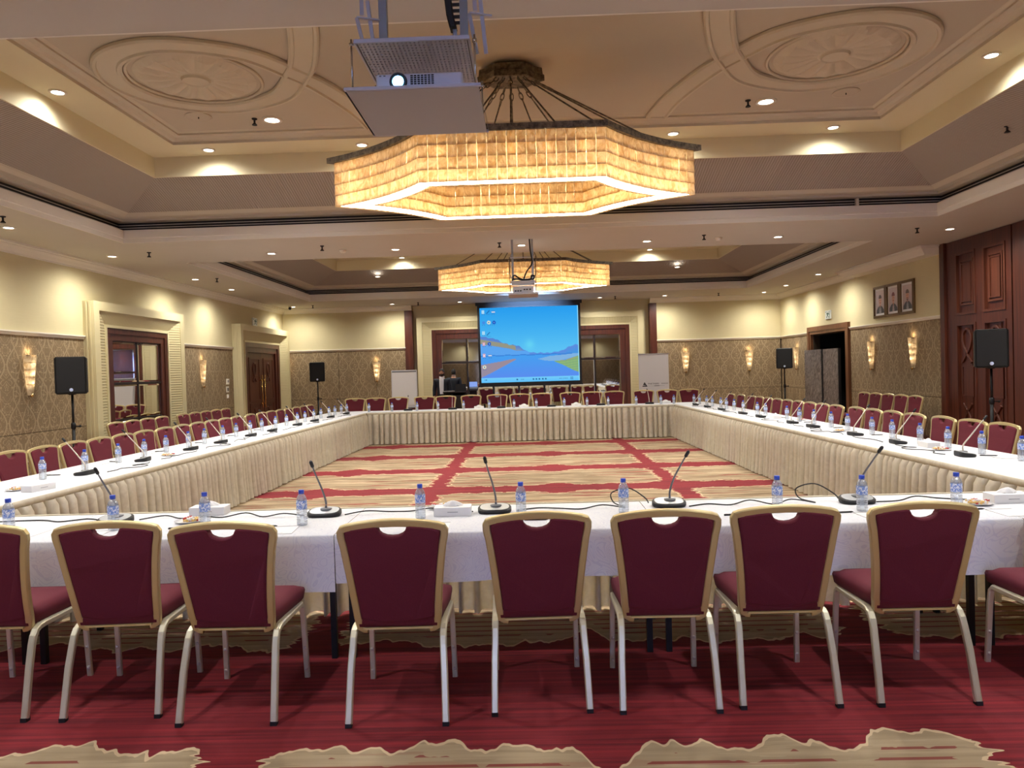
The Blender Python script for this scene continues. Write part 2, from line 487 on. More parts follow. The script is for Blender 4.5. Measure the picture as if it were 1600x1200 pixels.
class Proto:
    """A finished thing kept as a list so that copies are cheap."""
    def __init__(s, root): s.root = root; s.parts = [(c, kids(c)) for c in kids(root)]; s.used = False
    def place(s, loc, rz, label, group=None, scale=1.0, cat=None):
        if not s.used: r = s.root; s.used = True
        else:
            r = s.root.copy(); COL.objects.link(r)
            for c, sub in s.parts:
                d = c.copy(); COL.objects.link(d); d.parent = r
                for g in sub:
                    e = g.copy(); COL.objects.link(e); e.parent = d
        r.location = loc; r.rotation_euler = (0, 0, rz); r.scale = (scale,)*3
        r['label'] = label
        if group: r['group'] = group
        return r
def light(name, data, loc, parent=None, direction=(0,0,-1)):
    o = bpy.data.objects.new(name, data); COL.objects.link(o)
    o.rotation_euler = Vector(direction).to_track_quat('-Z', 'Y').to_euler()
    o.location = loc
    if parent is not None: o.parent = parent
    return o
ORD = ['first','second','third','fourth','fifth','sixth','seventh','eighth','ninth','tenth','eleventh','twelfth','thirteenth','fourteenth','fifteenth','sixteenth','seventeenth','eighteenth','nineteenth','twentieth','twenty-first','twenty-second','twenty-third','twenty-fourth']
def catmull(pts, n=8, closed=False):
    P = [Vector(p) for p in pts]; out = []; N = len(P)
    rng = range(N) if closed else range(N-1)
    for i in rng:
        if closed: a, b, c, d = P[i-1], P[i], P[(i+1) % N], P[(i+2) % N]
        else: a, b, c, d = P[max(i-1,0)], P[i], P[i+1], P[min(i+2,N-1)]
        for k in range(n):
            t = k/n
            out.append(0.5*((2*b) + (c-a)*t + (2*a-5*b+4*c-d)*t*t + (3*b-a-3*c+d)*t**3))
    if not closed: out.append(P[-1])
    return out

# ------------------------------------------------------------------ room sizes
XL, XR, YB, YN, ZS = -7.60, 7.75, 22.75, -6.5, 3.74
RAIL = 2.42
TL = lambda s, n, z: (XL + n, s, z)      # left wall: s along the room, n out of the wall
TR = lambda s, n, z: (XR - n, s, z)
TB = lambda s, n, z: (s, YB - n, z)

# ------------------------------------------------------------------ room shell
b = MB(); b.box((-8.3, -7.0, -0.12), (8.5, 23.6, 0.0))
tag(b.build('floor', M['carpet']), kind='structure')

BAY1 = (-6.08, 6.10, 4.42, 11.05)
BAY2 = (-6.08, 6.10, 13.12, 20.56)
b = MB()
zz = (ZS, ZS + 0.14)
for x0, x1, y0, y1 in ((-7.8, BAY1[0], -7, 23.3), (BAY1[1], 7.95, -7, 23.3), (BAY1[0], BAY1[1], -7, BAY1[2]),
                       (BAY1[0], BAY1[1], BAY1[3], BAY2[2]), (BAY1[0], BAY1[1], BAY2[3], 23.3)):
    b.box((x0, y0, zz[0]), (x1, y1, zz[1]))
ceiling = tag(b.build('ceiling', M['soffit']), kind='structure')

def tray(bay, first):
    x0, x1, y0, y1 = bay
    mats = [M['trim'], M['slot'], M['slotbar'], M['mould'], M['rib_x'], M['rib_y'], M['band'], M['flat']]
    prof = [(-0.01, 3.7385, 0), (0.008, 3.7385, 0), (0.008, 3.80, 0), (0.02, 3.81, 0), (0.02, 3.93, 0), (-0.02, 3.94, 0), (-0.13, 3.94, 1), (-0.13, 3.984, 2), (-0.13, 3.997, 1),
            (-0.13, 4.023, 2), (-0.13, 4.036, 1), (-0.13, 4.064, 3), (-0.02, 4.072, 3), (-0.02, 4.105, 3), (0.10, 4.11, 3), (0.16, 4.14, 3), (0.2, 4.15, 4),
            (1.03, 4.42, 6), (1.05, 4.42, 6), (1.05, 4.69, 6), (1.56, 4.69, 3), (1.56, 4.725, 3), (1.60, 4.735, 3), (1.63, 4.76, 3), (1.70, 4.765, 3), (1.70, 4.785, 3), (1.74, 4.80, 7)]
    def rect(ins, z): return [(x0+ins, y0+ins, z), (x1-ins, y0+ins, z), (x1-ins, y1-ins, z), (x0+ins, y1-ins, z)]
    b = MB()
    ids = [[b.pt(p) for p in rect(i, z)] for i, z, k in prof]
    for q in range(len(prof)-1):
        for k in range(4):
            mi = prof[q][2]
            if mi == 4: mi = 4 if k in (0, 2) else 5
            b.cur = mi
            b.face((ids[q][k], ids[q][(k+1) % 4], ids[q+1][(k+1) % 4], ids[q+1][k]))
    b.cur = 7; b.face(ids[-1])
    return tag(b.build('ceiling', mats), kind='structure')
tray1 = tray(BAY1, True); tray2 = tray(BAY2, False)
# diffuser joint clip seen on the far slot of the near tray
b = MB(); b.box((4.95, 11.13, 3.93), (4.99, 11.20, 4.06)); b.build('slot_clip', M['trim'], tray1)

# plaster ornament on the upper ceiling of the near tray
ZF = 4.80
def rosette(cx, cy):
    b = MB(); NT, petals = 128, 16
    rads = [0.0, 0.06, 0.12, 0.135, 0.15, 0.17, 0.25, 0.35, 0.45, 0.52, 0.57, 0.60]
    rings = []
    for r in rads:
        ring = []
        for k in range(NT):
            t = 2*PI*k/NT; ph = (k * petals / NT) % 1.0
            rr = r
            if r <= 0.135: h = 0.035 if r < 0.13 else 0.045
            elif r < 0.16: h = 0.02
            else:
                q = (r - 0.16)/0.41
                h = 0.012 + 0.035*abs(math.sin(PI*ph)) * min(1, q*2.2)
                if r >= 0.57: h = 0.02 if r < 0.59 else 0.0
                if 0.45 < r < 0.58: rr = r - 0.05*(1 - abs(math.sin(PI*ph)))*(r-0.45)/0.12
            ring.append((cx + rr*math.cos(t), cy + rr*math.sin(t), ZF - 0.004 - h))
        rings.append(ring)
    b.loft(rings, False, False, False)
    return b.build('fan_rosette', M['mould'], tray1)
def band_sweep(path, half, name, h=0.035):
    P = [Vector(p) for p in path]; b = MB(); rings = []
    prof = [(-half, 0.0), (-half, h*0.8), (-half+0.02, h*1.3), (-half+0.045, h*1.3), (-half+0.055, h*0.7), (half-0.055, h*0.7), (half-0.045, h*1.3), (half-0.02, h*1.3), (half, h*0.8), (half, 0.0)]
    for i in range(len(P)):
        t = (P[min(i+1, len(P)-1)] - P[max(i-1, 0)]).normalized(); nrm = Vector((-t.y, t.x, 0))
        rings.append([tuple(P[i] + nrm*a + Vector((0, 0, -q))) for a, q in prof])
    b.loft(rings, False, False, False, closed=False)
    return b.build(name, M['mould'], tray1)
for sx in (-1, 1):
    ox = -0.08
    C = (ox + sx*3.31, 7.68)
    rosette(*C)
    pts = [(1.78, 9.36), (1.86, 8.75), (2.06, 8.05), (2.26, 7.62), (2.62, 7.10), (3.31, 6.86), (3.90, 7.10), (4.14, 7.68), (3.90, 8.26), (3.31, 8.50), (2.62, 8.22), (2.26, 7.70), (2.06, 7.28), (1.86, 6.62), (1.78, 6.12)]
    sp_ = catmull([(p[0], p[1], 0) for p in pts], 7)
    band_sweep([(ox + sx*v.x, v.y, ZF - 0.002 - 0.009*i/len(sp_)) for i, v in enumerate(sp_)], 0.14, 'strapwork_band')
    b = MB(); b.tube([(C[0] + 0.66*math.cos(2*PI*k/64), C[1] + 0.66*math.sin(2*PI*k/64), ZF - 0.01) for k in range(64)], 0.018, 6, closed=True)
    b.build('ring_bead', M['mould'], tray1)

# walls ----------------------------------------------------------------
def wall_skin(name, T, s0, s1, cream, depth=0.2, kind='structure'):
    b = MB(T)
    b.cur = 0; b.box((s0, -depth, 0), (s1, -0.025, RAIL)); b.cur = 1
    b.box((s0, -depth, RAIL), (s1, 0.0, ZS))
    return tag(b.build(name, [M['groove'], M['cream']]), kind=kind)
wall_left = wall_skin('wall_left', TL, YN, YB + 0.3, None)
TRW = TR
b = MB(TR)
b.cur = 0
for s0, s1, z0, z1 in ((YN, 18.08, 0, RAIL), (20.24, YB+0.3, 0, RAIL), (18.08, 20.24, 2.36, RAIL)): b.box((s0, -0.2, z0), (s1, -0.025, z1))
b.cur = 1; b.box((YN, -0.2, RAIL), (YB+0.3, 0.0, ZS))
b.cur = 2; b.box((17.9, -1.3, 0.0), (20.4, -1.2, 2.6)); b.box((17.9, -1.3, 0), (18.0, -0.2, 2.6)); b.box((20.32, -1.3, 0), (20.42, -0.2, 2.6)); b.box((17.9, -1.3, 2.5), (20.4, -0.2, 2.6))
wall_right = tag(b.build('wall_right', [M['groove'], M['cream'], M['dark']]), kind='structure')
b = MB(TB)
for s0, s1 in ((XL-0.1, -3.57), (3.77, XR+0.1)):
    b.cur = 0; b.box((s0, -0.3, 0), (s1, -0.025, RAIL)); b.cur = 1; b.box((s0, -0.3, RAIL), (s1, 0, ZS))
b.cur = 1; b.box((-3.6, -0.34, 0), (3.8, -0.24, ZS))
wall_back = tag(b.build('wall_back', [M['groove'], M['cream']]), kind='structure')
b = MB(); b.cur = 0; b.box((XL-0.2, YN-0.2, 0), (XR+0.2, YN-0.02, RAIL)); b.cur = 1; b.box((XL-0.2, YN-0.2, RAIL), (XR+0.2, YN, ZS)); wall_front = tag(b.build('wall_front', [M['groove'], M['cream']]), kind='structure')
TN = lambda s, n, z: (s, YN + n, z)

def panels(T, parent, s0, s1, matn, seams=()):
    cuts = [s0] + [c for c in seams if s0 < c < s1] + [s1]
    for a, c in zip(cuts, cuts[1:]):
        for z0, z1 in ((0.14, 0.905), (0.905, RAIL - 0.02)):
            b = MB(T); g = 0.004
            b.box((a+g, -0.03, z0+g), (c-g, 0.0, z1-g))
            o = b.build('wall_panel', M[matn], parent)
panels(TL, wall_left, 5.0, 12.46, 'damask_y', (7.0, 9.1, 11.02))
panels(TL, wall_left, 15.70, 18.77, 'damask_y', (16.96,))
panels(TL, wall_left, 22.58, 22.72, 'damask_y')
panels(TR, wall_right, 13.82, 17.88, 'damask_y', (14.98, 16.77))
panels(TR, wall_right, 20.46, 22.72, 'damask_y', (21.4,))
panels(TB, wall_back, -7.58, -3.80, 'damask_x', (-5.9, -4.71))
panels(TB, wall_back, 3.97, 7.73, 'damask_x', (4.83, 6.77))

panels(TN, wall_front, XL, XR, 'damask_x', (-5.4, -3.2, -1.0, 1.2, 3.4, 5.6))
tn = [0]
def trim(T, s0, s1, prof, matn='trim', name=None, smooth=False):
    tn[0] += 1
    b = MB(T)
    b.loft([[(s0, n, z) for n, z in prof], [(s1, n, z) for n, z in prof]], True, True)
    return tag(b.build(name or 'trim_%d' % tn[0], M[matn]), kind='structure')
RAILP = [(0, RAIL-0.035), (0.02, RAIL-0.03), (0.028, RAIL-0.005), (0.045, RAIL+0.01), (0.045, RAIL+0.03), (0.0, RAIL+0.035)]
CORN = [(0, 3.585), (0.015, 3.585), (0.02, 3.61), (0.045, 3.625), (0.075, 3.66), (0.12, 3.69), (0.125, 3.705), (0.16, 3.712), (0.16, ZS), (0, ZS)]
for T, s0, s1 in ((TL, YN, 12.46), (TL, 15.70, 18.77), (TL, 22.58, 22.75), (TR, 13.82, 17.88), (TR, 20.46, 22.75), (TB, -7.6, -3.79), (TB, 3.96, 7.75), (TN, XL, XR)):
    trim(T, s0, s1, RAILP)
for T, s0, s1 in ((TL, YN, 22.75), (TR, 17.6, 22.75), (TB, -7.6, -3.57), (TB, 3.77, 7.75)):
    trim(T, s0, s1, CORN)
BASE = [(0, 0), (0.02, 0), (0.02, 0.12), (0.01, 0.14), (0, 0.14)]
for nm, T, s0, s1 in (('baseboard_left', TL, 5.0, 12.46), ('baseboard_left', TL, 15.7, 18.77), ('baseboard_right', TR, 13.82, 17.88), ('baseboard_right', TR, 20.46, 22.75), ('baseboard_back', TB, -7.6, -3.8), ('baseboard_back', TB, 3.97, 7.75)):
    trim(T, s0, s1, BASE, 'wood', nm)
# boxed-in beam with cornice on the right wall
b = MB(TR); e = 0.45
prof2 = [(0.0, 3.585), (0.02, 3.61), (0.045, 3.63), (0.08, 3.66), (0.12, 3.69), (0.13, 3.71), (0.16, 3.715), (0.16, ZS)]
rings = []
for off, z in prof2:
    n = e - 0.16 + off; s0 = 13.98 - off; s1 = 17.45 + off
    rings.append([(s0, 0.0, z), (s0, n, z), (s1, n, z), (s1, 0.0, z)])
b.loft(rings, True, True, closed=True)
tag(b.build('trim_%d' % (tn[0]+1), M['trim']), kind='structure'); tn[0] += 1

# dark wood jambs at the mouth of the back recess
for s0, s1 in ((-3.80, -3.56), (3.76, 3.97)):
    b = MB(TB); b.box((s0, -0.24, 0), (s1, 0.03, 3.585)); tag(b.build('trim_%d' % (tn[0]+1), M['wood']), kind='structure'); tn[0] += 1

def three_bars(b, s0, s1, z1, w, n0, n1):
    b.loft([[(s0, n0, 0), (s0, n1, 0), (s0+w, n1, 0), (s0+w, n0, 0)], [(s0, n0, z1), (s0, n1, z1), (s0+w, n1, z1-w), (s0+w, n0, z1-w)]], True, True)
    b.loft([[(s1, n0, 0), (s1, n1, 0), (s1-w, n1, 0), (s1-w, n0, 0)], [(s1, n0, z1), (s1, n1, z1), (s1-w, n1, z1-w), (s1-w, n0, z1-w)]], True, True)
    b.loft([[(s0, n0, z1), (s0, n1, z1), (s0+w, n1, z1-w), (s0+w, n0, z1-w)], [(s1, n0, z1), (s1, n1, z1), (s1-w, n1, z1-w), (s1-w, n0, z1-w)]], True, True)
def surround(root, T, s0, s1, z1, p, ws0, ws1, wz1, fl_top):
    a = 0.16
    b = MB(T); three_bars(b, s0, s1, z1, a, 0.0, p)
    # stepped strips on the outer cheeks
    for k in (0.05, 0.11):
        if p > 0.15:
            b.box((s0-0.012, k, 0), (s0+0.01, k+0.03, z1-0.02)); b.box((s1-0.01, k, 0), (s1+0.012, k+0.03, z1-0.02))
    b.build('surround_frame', M['surround'], root)
    ia, ib = a, (ws0 - s0) - 0.05
    zt0, zt1 = z1 - a, wz1 + 0.05
    na, nb = p - 0.015, p*0.45
    b = MB(T)
    for side in (0, 1):
        f = (lambda q: s0 + q) if side == 0 else (lambda q: s1 - q)
        b.loft([[(f(ia), 0, 0), (f(ia), na, 0), (f(ib), nb, 0), (f(ib), 0, 0)], [(f(ia), 0, zt0), (f(ia), na, zt0), (f(ib), nb, zt1), (f(ib), 0, zt1)]], True, True)
    b.build('fluted_splay', M['flute_z'], root)
    b = MB(T)
    b.loft([[(s0+ia, 0, zt0), (s0+ia, na, zt0), (s0+ib, nb, zt1), (s0+ib, 0, zt1)], [(s1-ia, 0, zt0), (s1-ia, na, zt0), (s1-ib, nb, zt1), (s1-ib, 0, zt1)]], True, True)
    b.build('fluted_splay', M[fl_top], root)
    b = MB(T); three_bars(b, ws0-0.05, ws1+0.05, wz1+0.05, 0.05, 0.0, p*0.45 + 0.02); b.build('surround_bead', M['surround'], root)

# left wall: mirrored blind door
door_1 = tag(bpy.data.objects.new('door_1', None), kind='structure'); COL.objects.link(door_1)
surround(door_1, TL, 12.44, 15.72, 3.05, 0.20, 12.98, 15.18, 2.62, 'flute_y')
b = MB(TL); three_bars(b, 12.98, 15.18, 2.62, 0.10, 0.0, 0.09); three_bars(b, 13.08, 15.08, 2.52, 0.12, 0.0, 0.07); b.build('door_frame', M['wood'], door_1)
ys = [13.20, 14.08, 14.96]; zs = [0.25, 0.93, 1.61, 2.40]
for i in range(2):
    for k in range(3):
        b = MB(TL); g = 0.022
        b.loft([[(ys[i]+g, 0.03, zs[k]+g), (ys[i+1]-g, 0.03, zs[k]+g), (ys[i+1]-g, 0.03, zs[k+1]-g), (ys[i]+g, 0.03, zs[k+1]-g)],
                [(ys[i]+g+.03, 0.036, zs[k]+g+.03), (ys[i+1]-g-.03, 0.036, zs[k]+g+.03), (ys[i+1]-g-.03, 0.036, zs[k+1]-g-.03), (ys[i]+g+.03, 0.036, zs[k+1]-g-.03)]], False, True)
        b.build('mirror_pane', M['mirror'], door_1)
b = MB(TL); b.box((13.2, 0.0, 0.2), (14.96, 0.028, 2.4)); b.box((14.06, 0.028, 0.2), (14.10, 0.045, 2.4))
for z in zs[:3]: b.box((13.2, 0.028, z-0.02), (14.96, 0.045, z+0.02))
b.build('muntin', M['muntin'], door_1)
b = MB(TL); b.box((13.2, 0.0, 0.0), (14.96, 0.05, 0.25)); b.build('kick_panel', M['wood'], door_1)

# carved ribbon loop used on the panelled doors
def ribbon(T, s, z, h, n, flip=1):
    b = MB(T); w = h*0.27
    pts = [(s + w*0.9, n, z), (s + w*0.15, n, z + h*0.22*flip), (s - w*0.45, n, z + h*0.40*flip), (s - w*0.8, n, z + h*0.68*flip), (s - w*0.45, n, z + h*0.93*flip), (s + w*0.15, n, z + h*flip),
           (s + w*0.7, n, z + h*0.84*flip), (s + w*0.65, n, z + h*0.55*flip), (s + w*0.1, n, z + h*0.28*flip), (s - w*0.9, n, z - h*0.02*flip)]
    P = catmull(pts, 5)
    b.tube(P, 0.02, 6, rect=(0.045, 0.03), up=(0, 1, 0))
    return b

# left wall: double entrance door
door_2 = tag(bpy.data.objects.new('door_2', None), kind='structure'); COL.objects.link(door_2)
surround(door_2, TL, 18.77, 22.58, 3.05, 0.24, 19.32, 21.98, 2.60, 'flute_y')
b = MB(TL); three_bars(b, 19.32, 21.98, 2.60, 0.12, 0.0, 0.12); three_bars(b, 19.44, 21.86, 2.48, 0.14, 0.0, 0.09); b.build('door_frame', M['wood'], door_2)
for i, (a, c) in enumerate(((19.58, 20.645), (20.655, 21.72))):
    b = MB(TL); b.box((a, 0.0, 0.01), (c, 0.045, 2.34))
    for z0, z1 in ((0.2, 0.95), (1.0, 2.2)): b.frame(a+0.14, c-0.14, z0, z1, 0.05, 0.04, 0.06)
    leaf = b.build('door_leaf', M['wood'], door_2)
    o = ribbon(TL, (a+c)/2, 1.55, 0.5, 0.055).build('carved_ribbon', M['wood'], leaf)
    o = ribbon(TL, (a+c)/2, 0.80, 0.42, 0.055, -1).build('carved_ribbon', M['wood'], leaf)
    hy = c - 0.10 if i == 0 else a + 0.10
    b = MB(TL); b.tube([(hy, 0.10, 0.80), (hy, 0.10, 1.72)], 0.016, 8, up=(1, 0, 0))
    for z in (0.92, 1.58): b.tube([(hy, 0.04, z), (hy, 0.10, z)], 0.02, 8)
    b.build('pull_handle', M['brass'], leaf)

# back recess: wide mirrored opening
TC = lambda s, n, z: (s, 22.99 - n, z)
door_4 = tag(bpy.data.objects.new('door_4', None), kind='structure'); COL.objects.link(door_4)
surround(door_4, TC, -3.44, 3.56, 3.37, 0.16, -2.99, 3.15, 2.97, 'flute_x')
b = MB(TC); three_bars(b, -2.99, 3.15, 2.97, 0.12, 0.0, 0.10); three_bars(b, -2.87, 3.03, 2.85, 0.17, 0.0, 0.07); b.build('wooden_frame', M['wood'], door_4)
xs = [-2.70 + 5.56*k/7 for k in range(8)]; zs = [0.06, 1.93, 2.68]
for i in range(7):
    for k in range(2):
        b = MB(TC); g = 0.022
        b.loft([[(xs[i]+g, 0.02, zs[k]+g), (xs[i+1]-g, 0.02, zs[k]+g), (xs[i+1]-g, 0.02, zs[k+1]-g), (xs[i]+g, 0.02, zs[k+1]-g)],
                [(xs[i]+g+.02, 0.024, zs[k]+g+.02), (xs[i+1]-g-.02, 0.024, zs[k]+g+.02), (xs[i+1]-g-.02, 0.024, zs[k+1]-g-.02), (xs[i]+g+.02, 0.024, zs[k+1]-g-.02)]], False, True)
        b.build('mirror_pane', M['mirror'], door_4)
for k in range(1, 7):
    b = MB(TC); b.box((xs[k]-0.02, 0.0, 0.05), (xs[k]+0.02, 0.04, 2.68)); b.build('muntin', M['muntin'], door_4)
b = MB(TC); b.box((-2.7, 0, 1.91), (2.86, 0.038, 1.95)); b.build('muntin', M['muntin'], door_4)

# right wall: dark doorway
door_3 = tag(bpy.data.objects.new('door_3', None), kind='structure'); COL.objects.link(door_3)
b = MB(TR); three_bars(b, 17.88, 20.46, 2.58, 0.12, 0.0, 0.07); three_bars(b, 18.0, 20.34, 2.46, 0.08, -0.2, 0.05); b.build('door_frame', M['wood_door'], door_3)

# right wall: carved partition panels
wood_wall = tag(bpy.data.objects.new('wall_right_partition', None), kind='structure'); COL.objects.link(wood_wall)
b = MB(TR); b.box((13.70, 0.0, 0.0), (13.84, 0.10, ZS)); b.build('end_post', M['wood'], wood_wall)
def partition(y1, full=True):
    y0 = y1 - 1.83
    b = MB(TR); b.box((y0+0.012, 0.0, 0.02), (y1-0.012, 0.02, ZS-0.01)); p = b.build('partition_panel', M['wood'], wood_wall)
    cols = [(y1-0.30-0.58, y1-0.30), (y1-1.10-0.58, y1-1.10)]
    b = MB(TR)
    st = [(y0+0.012, cols[1][0]), (cols[1][1], cols[0][0]), (cols[0][1], y1-0.012)]
    for a, c in st: b.box((a, 0.02, 0.02), (c, 0.055, ZS-0.01))
    for a, c in cols:
        for z0, z1 in ((0.02, 0.25), (2.25, 2.40), (3.50, ZS-0.01)): b.box((a, 0.02, z0), (c, 0.055, z1))
    b.build('stile_and_rail', M['wood'], p)
    for a, c in cols:
        b = MB(TR)
        b.frame(a, c, 2.40, 3.50, 0.04, 0.02, 0.07); b.frame(a+0.10, c-0.10, 2.56, 3.36, 0.035, 0.02, 0.045); b.frame(a+0.15, c-0.15, 2.62, 3.30, 0.02, 0.02, 0.055)
        b.box((a+0.17, 0.02, 2.64), (c-0.17, 0.04, 3.28))
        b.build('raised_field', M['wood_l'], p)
        b = MB(TR)
        b.frame(a, c, 0.25, 2.25, 0.04, 0.02, 0.07); b.frame(a+0.12, c-0.12, 0.95, 1.50, 0.025, 0.02, 0.045)
        b.box((a+0.16, 0.02, 0.30), (c-0.16, 0.035, 2.20))
        b.build('lower_field', M['wood'], p)
        ribbon(TR, (a+c)/2, 1.56, 0.58, 0.05).build('carved_ribbon', M['wood'], p)
        ribbon(TR, (a+c)/2, 0.82, 0.50, 0.05, -1).build('carved_ribbon', M['wood'], p)
for k in range(3): partition(13.70 - 1.84*k)
b = MB(TR); b.box((YN, 0.0, 0), (8.17, 0.03, ZS)); b.build('plain_panel', M['wood'], wood_wall)

# ------------------------------------------------------------------ ceiling lights and fittings
def make_lamp(r, name='downlight'):
    root = thing(name, 'recessed downlight', 'ceiling light')
    b = MB(); b.lathe([(r*0.72, -0.012), (r, -0.012), (r, 0.006), (r*0.72, 0.006)], 20, cap=False); b.build('trim_ring', M['trim'], root)
    b = MB(); b.lathe([(r*0.74, -0.006), (r*0.74, 0.004)], 20); b.build('lamp_lens', M['lens'], root)
    return Proto(root)
lamp_s, lamp_b = make_lamp(0.085), make_lamp(0.12, 'large_downlight')
def lamp(proto, x, y, z, label, group, data):
    o = proto.place((x, y, z), 0, label, group)
    light('lamp_glow', data, (0, 0, -0.03), o)
G = 'downlights in the low ceiling'
row = [(-6.85, 4.9), (-6.85, 7.25), (-6.85, 9.66), (-6.87, 12.13), (-6.89, 15.23), (-6.92, 17.18), (-6.98, 21.9)]
for i, (x, y) in enumerate(row):
    lab = ['round downlight above left wall, out beside the near tray', 'round downlight above left wall, second from the camera', 'round downlight above the nearest left wall sconce', 'round downlight in front of the mirrored left doorway', 'round downlight between mirrored doorway and double door', 'round downlight above the switches beside the double door', 'round downlight in the far left ceiling corner by the camera'][i]
    lamp(lamp_s, x, y, ZS - 0.002, lab, G, L_WALL)
row = [(6.95, 4.9), (6.95, 7.25), (6.95, 9.6), (6.9, 12.15), (7.0, 17.84), (7.05, 20.2), (7.0, 21.9)]
for i, (x, y) in enumerate(row):
    lab = ['round downlight above carved partition, nearest to the camera', 'round downlight above carved partition, second from the camera', 'round downlight above carved partition behind the near speaker', 'round downlight at the far end of the carved wood partition', 'round downlight beside the boxed beam over dark doorway', 'round downlight above the exit sign on the right wall', 'round downlight in the far right ceiling corner'][i]
    lamp(lamp_s, x, y, ZS - 0.002, lab, G, L_WALL)
for i, x in enumerate((-4.28, -2.18, -0.06, 2.03, 4.20)):
    lamp(lamp_s, x, 12.36, ZS - 0.002, 'round downlight in the crossbeam between trays, %s from the left' % ORD[i], G, L_SOFFIT)
for i, x in enumerate((-4.28, -2.18, 2.03, 4.20)):
    lamp(lamp_s, x, 2.75, ZS - 0.002, 'round downlight in the beam over the camera, %s from the left' % ORD[i], G, L_BEAM)
for i, x in enumerate((-4.03, -2.00, 2.18, 4.10)):
    lamp(lamp_s, x, 22.0, ZS - 0.002, 'round downlight in the strip over the back wall, %s from left' % ORD[i], G, L_WALL)
for i, x in enumerate((-4.6, -1.6, 1.6, 4.6)):
    lamp(lamp_s, x, -5.75, ZS - 0.002, 'round downlight over the wall behind the camera, %s from the left' % ORD[i], G, L_REAR)
for i, x in enumerate((-4.6, 0.0, 4.6)):
    lamp(lamp_s, x, -1.6, ZS - 0.002, 'round downlight in the ceiling behind the camera, %s from the left' % ORD[i], G, L_REAR)
G = 'downlights in the tray ledges'
for i, (x, y, t) in enumerate(((-4.83, 7.63, 'on the left side of near tray ledge'), (-4.16, 9.73, 'at far left end of near tray ledge'), (-2.12, 9.75, 'on near tray ledge left of the chandelier'), (1.98, 9.75, 'on near tray ledge right of the chandelier'),
                            (4.05, 9.73, 'at far right end of near tray ledge'), (4.76, 7.60, 'on the right side of near tray ledge'), (-3.24, 19.30, 'on far tray ledge above left skirted tables'), (3.24, 19.30, 'on far tray ledge above right skirted tables'))):
    lamp(lamp_s, x, y, 4.688, 'bright downlight ' + t, G, L_LEDGE)
for i, x in enumerate((-4.16, -2.12, 1.98, 4.05)):
    lamp(lamp_s, x, 5.74, 4.688, 'downlight on near tray ledge behind the camera beam, %s from left' % ORD[i], G, L_LEDGE2)
for i, (x, y) in enumerate(((-3.05, 6.4), (2.95, 6.4))):
    lamp(lamp_b, x, y, 4.797, 'large downlight near the camera beam, %s of the near projector' % ('left', 'right')[i], 'large downlights', L_FLAT)
for i, (x, y) in enumerate(((-3.05, 9.0), (2.95, 9.0))):
    lamp(lamp_b, x, y, 4.797, 'large bright downlight beside the strapwork, %s of the chandelier' % ('left', 'right')[i], 'large downlights', L_FLAT)
for i, (x, y) in enumerate(((-3.05, 15.2), (2.95, 15.2))):
    lamp(lamp_b, x, y, 4.797, 'large downlight inside the far tray, %s of far chandelier' % ('left', 'right')[i], 'large downlights', L_FLAT)
for i, (x, y) in enumerate(((-3.98, 19.72), (4.03, 19.72))):
    lamp(lamp_s, x, y, 4.27, 'small downlight in far ribbed slope, %s side' % ('left', 'right')[i], 'small downlights', L_SMALL)

def make_sprinkler():
    root = thing('sprinkler', 'sprinkler', 'sprinkler')
    b = MB(); b.lathe([(0.035, 0), (0.03, -0.012), (0.012, -0.015), (0.012, -0.05)], 10); b.build('body', M['grille'], root)
    b = MB(); b.lathe([(0.004, -0.045), (0.032, -0.075), (0.032, -0.08)], 10); b.build('deflector', M['grille'], root)
    return Proto(root)
spr = make_sprinkler()
for i, (x, y, z, t) in enumerate(((-6.47, 9.03, ZS, 'in the ceiling margin above nearest left sconce'), (-6.13, 11.9, ZS, 'at the left end of the crossbeam'), (-3.27, 11.83, ZS, 'in the crossbeam beside the left smoke detector'), (-0.42, 12.08, ZS, 'in the middle of the crossbeam'),
        (2.89, 11.99, ZS, 'in the crossbeam beside the right smoke detector'), (6.3, 12.01, ZS, 'at the right end of the crossbeam'), (-6.44, 15.24, ZS, 'in the left margin beside the far tray'), (-6.35, 21.75, ZS, 'in the strip by the far left corner'),
        (-3.22, 21.8, ZS, 'in the strip left of the screen'), (2.61, 21.8, ZS, 'in the strip right of the screen'), (5.64, 21.8, ZS, 'in the strip above the right back sconces'), (-3.25, 8.95, 4.8, 'beside the left large downlight'), (2.72, 8.95, 4.8, 'beside the right large downlight'), (-0.1, 9.6, 4.69, 'on the tray ledge behind near chandelier'), (5.55, 8.6, 4.28, 'on the right ribbed slope of near tray'))):
    spr.place((x, y, z), 0, 'small dark sprinkler ' + t, 'sprinklers')
for x, t in ((-3.05, 'left'), (3.2, 'right')):
    o = thing('smoke_detector', 'white round smoke detector in the crossbeam, %s half' % t, 'smoke detector', (x, 12.28, ZS))
    b = MB(); b.lathe([(0.06, 0), (0.06, -0.02), (0.045, -0.045), (0.01, -0.05)], 16); b.build('housing', M['trim'], o)
for x, t in ((-3.87, 'left'), (3.82, 'right')):
    o = thing('ceiling_speaker', 'round flush speaker disc in upper ceiling, %s side' % t, 'ceiling speaker', (x, 8.80, 4.80))
    b = MB(); b.lathe([(0.15, 0), (0.15, -0.008), (0.135, -0.012)], 28); b.build('grille_plate', M['flat'], o)
    b = MB(); b.lathe([(0.15, -0.004), (0.156, -0.010), (0.15, -0.014), (0.144, -0.010)], 28, cap=False); b.build('rim', M['mould'], o)
    b = MB(); b.lathe([(0.006, -0.012), (0.006, -0.03)], 6); b.build('stud', M['grille'], o)
o = thing('security_camera', 'small black dome camera by far left ceiling corner', 'camera', (-7.02, 21.7, ZS))
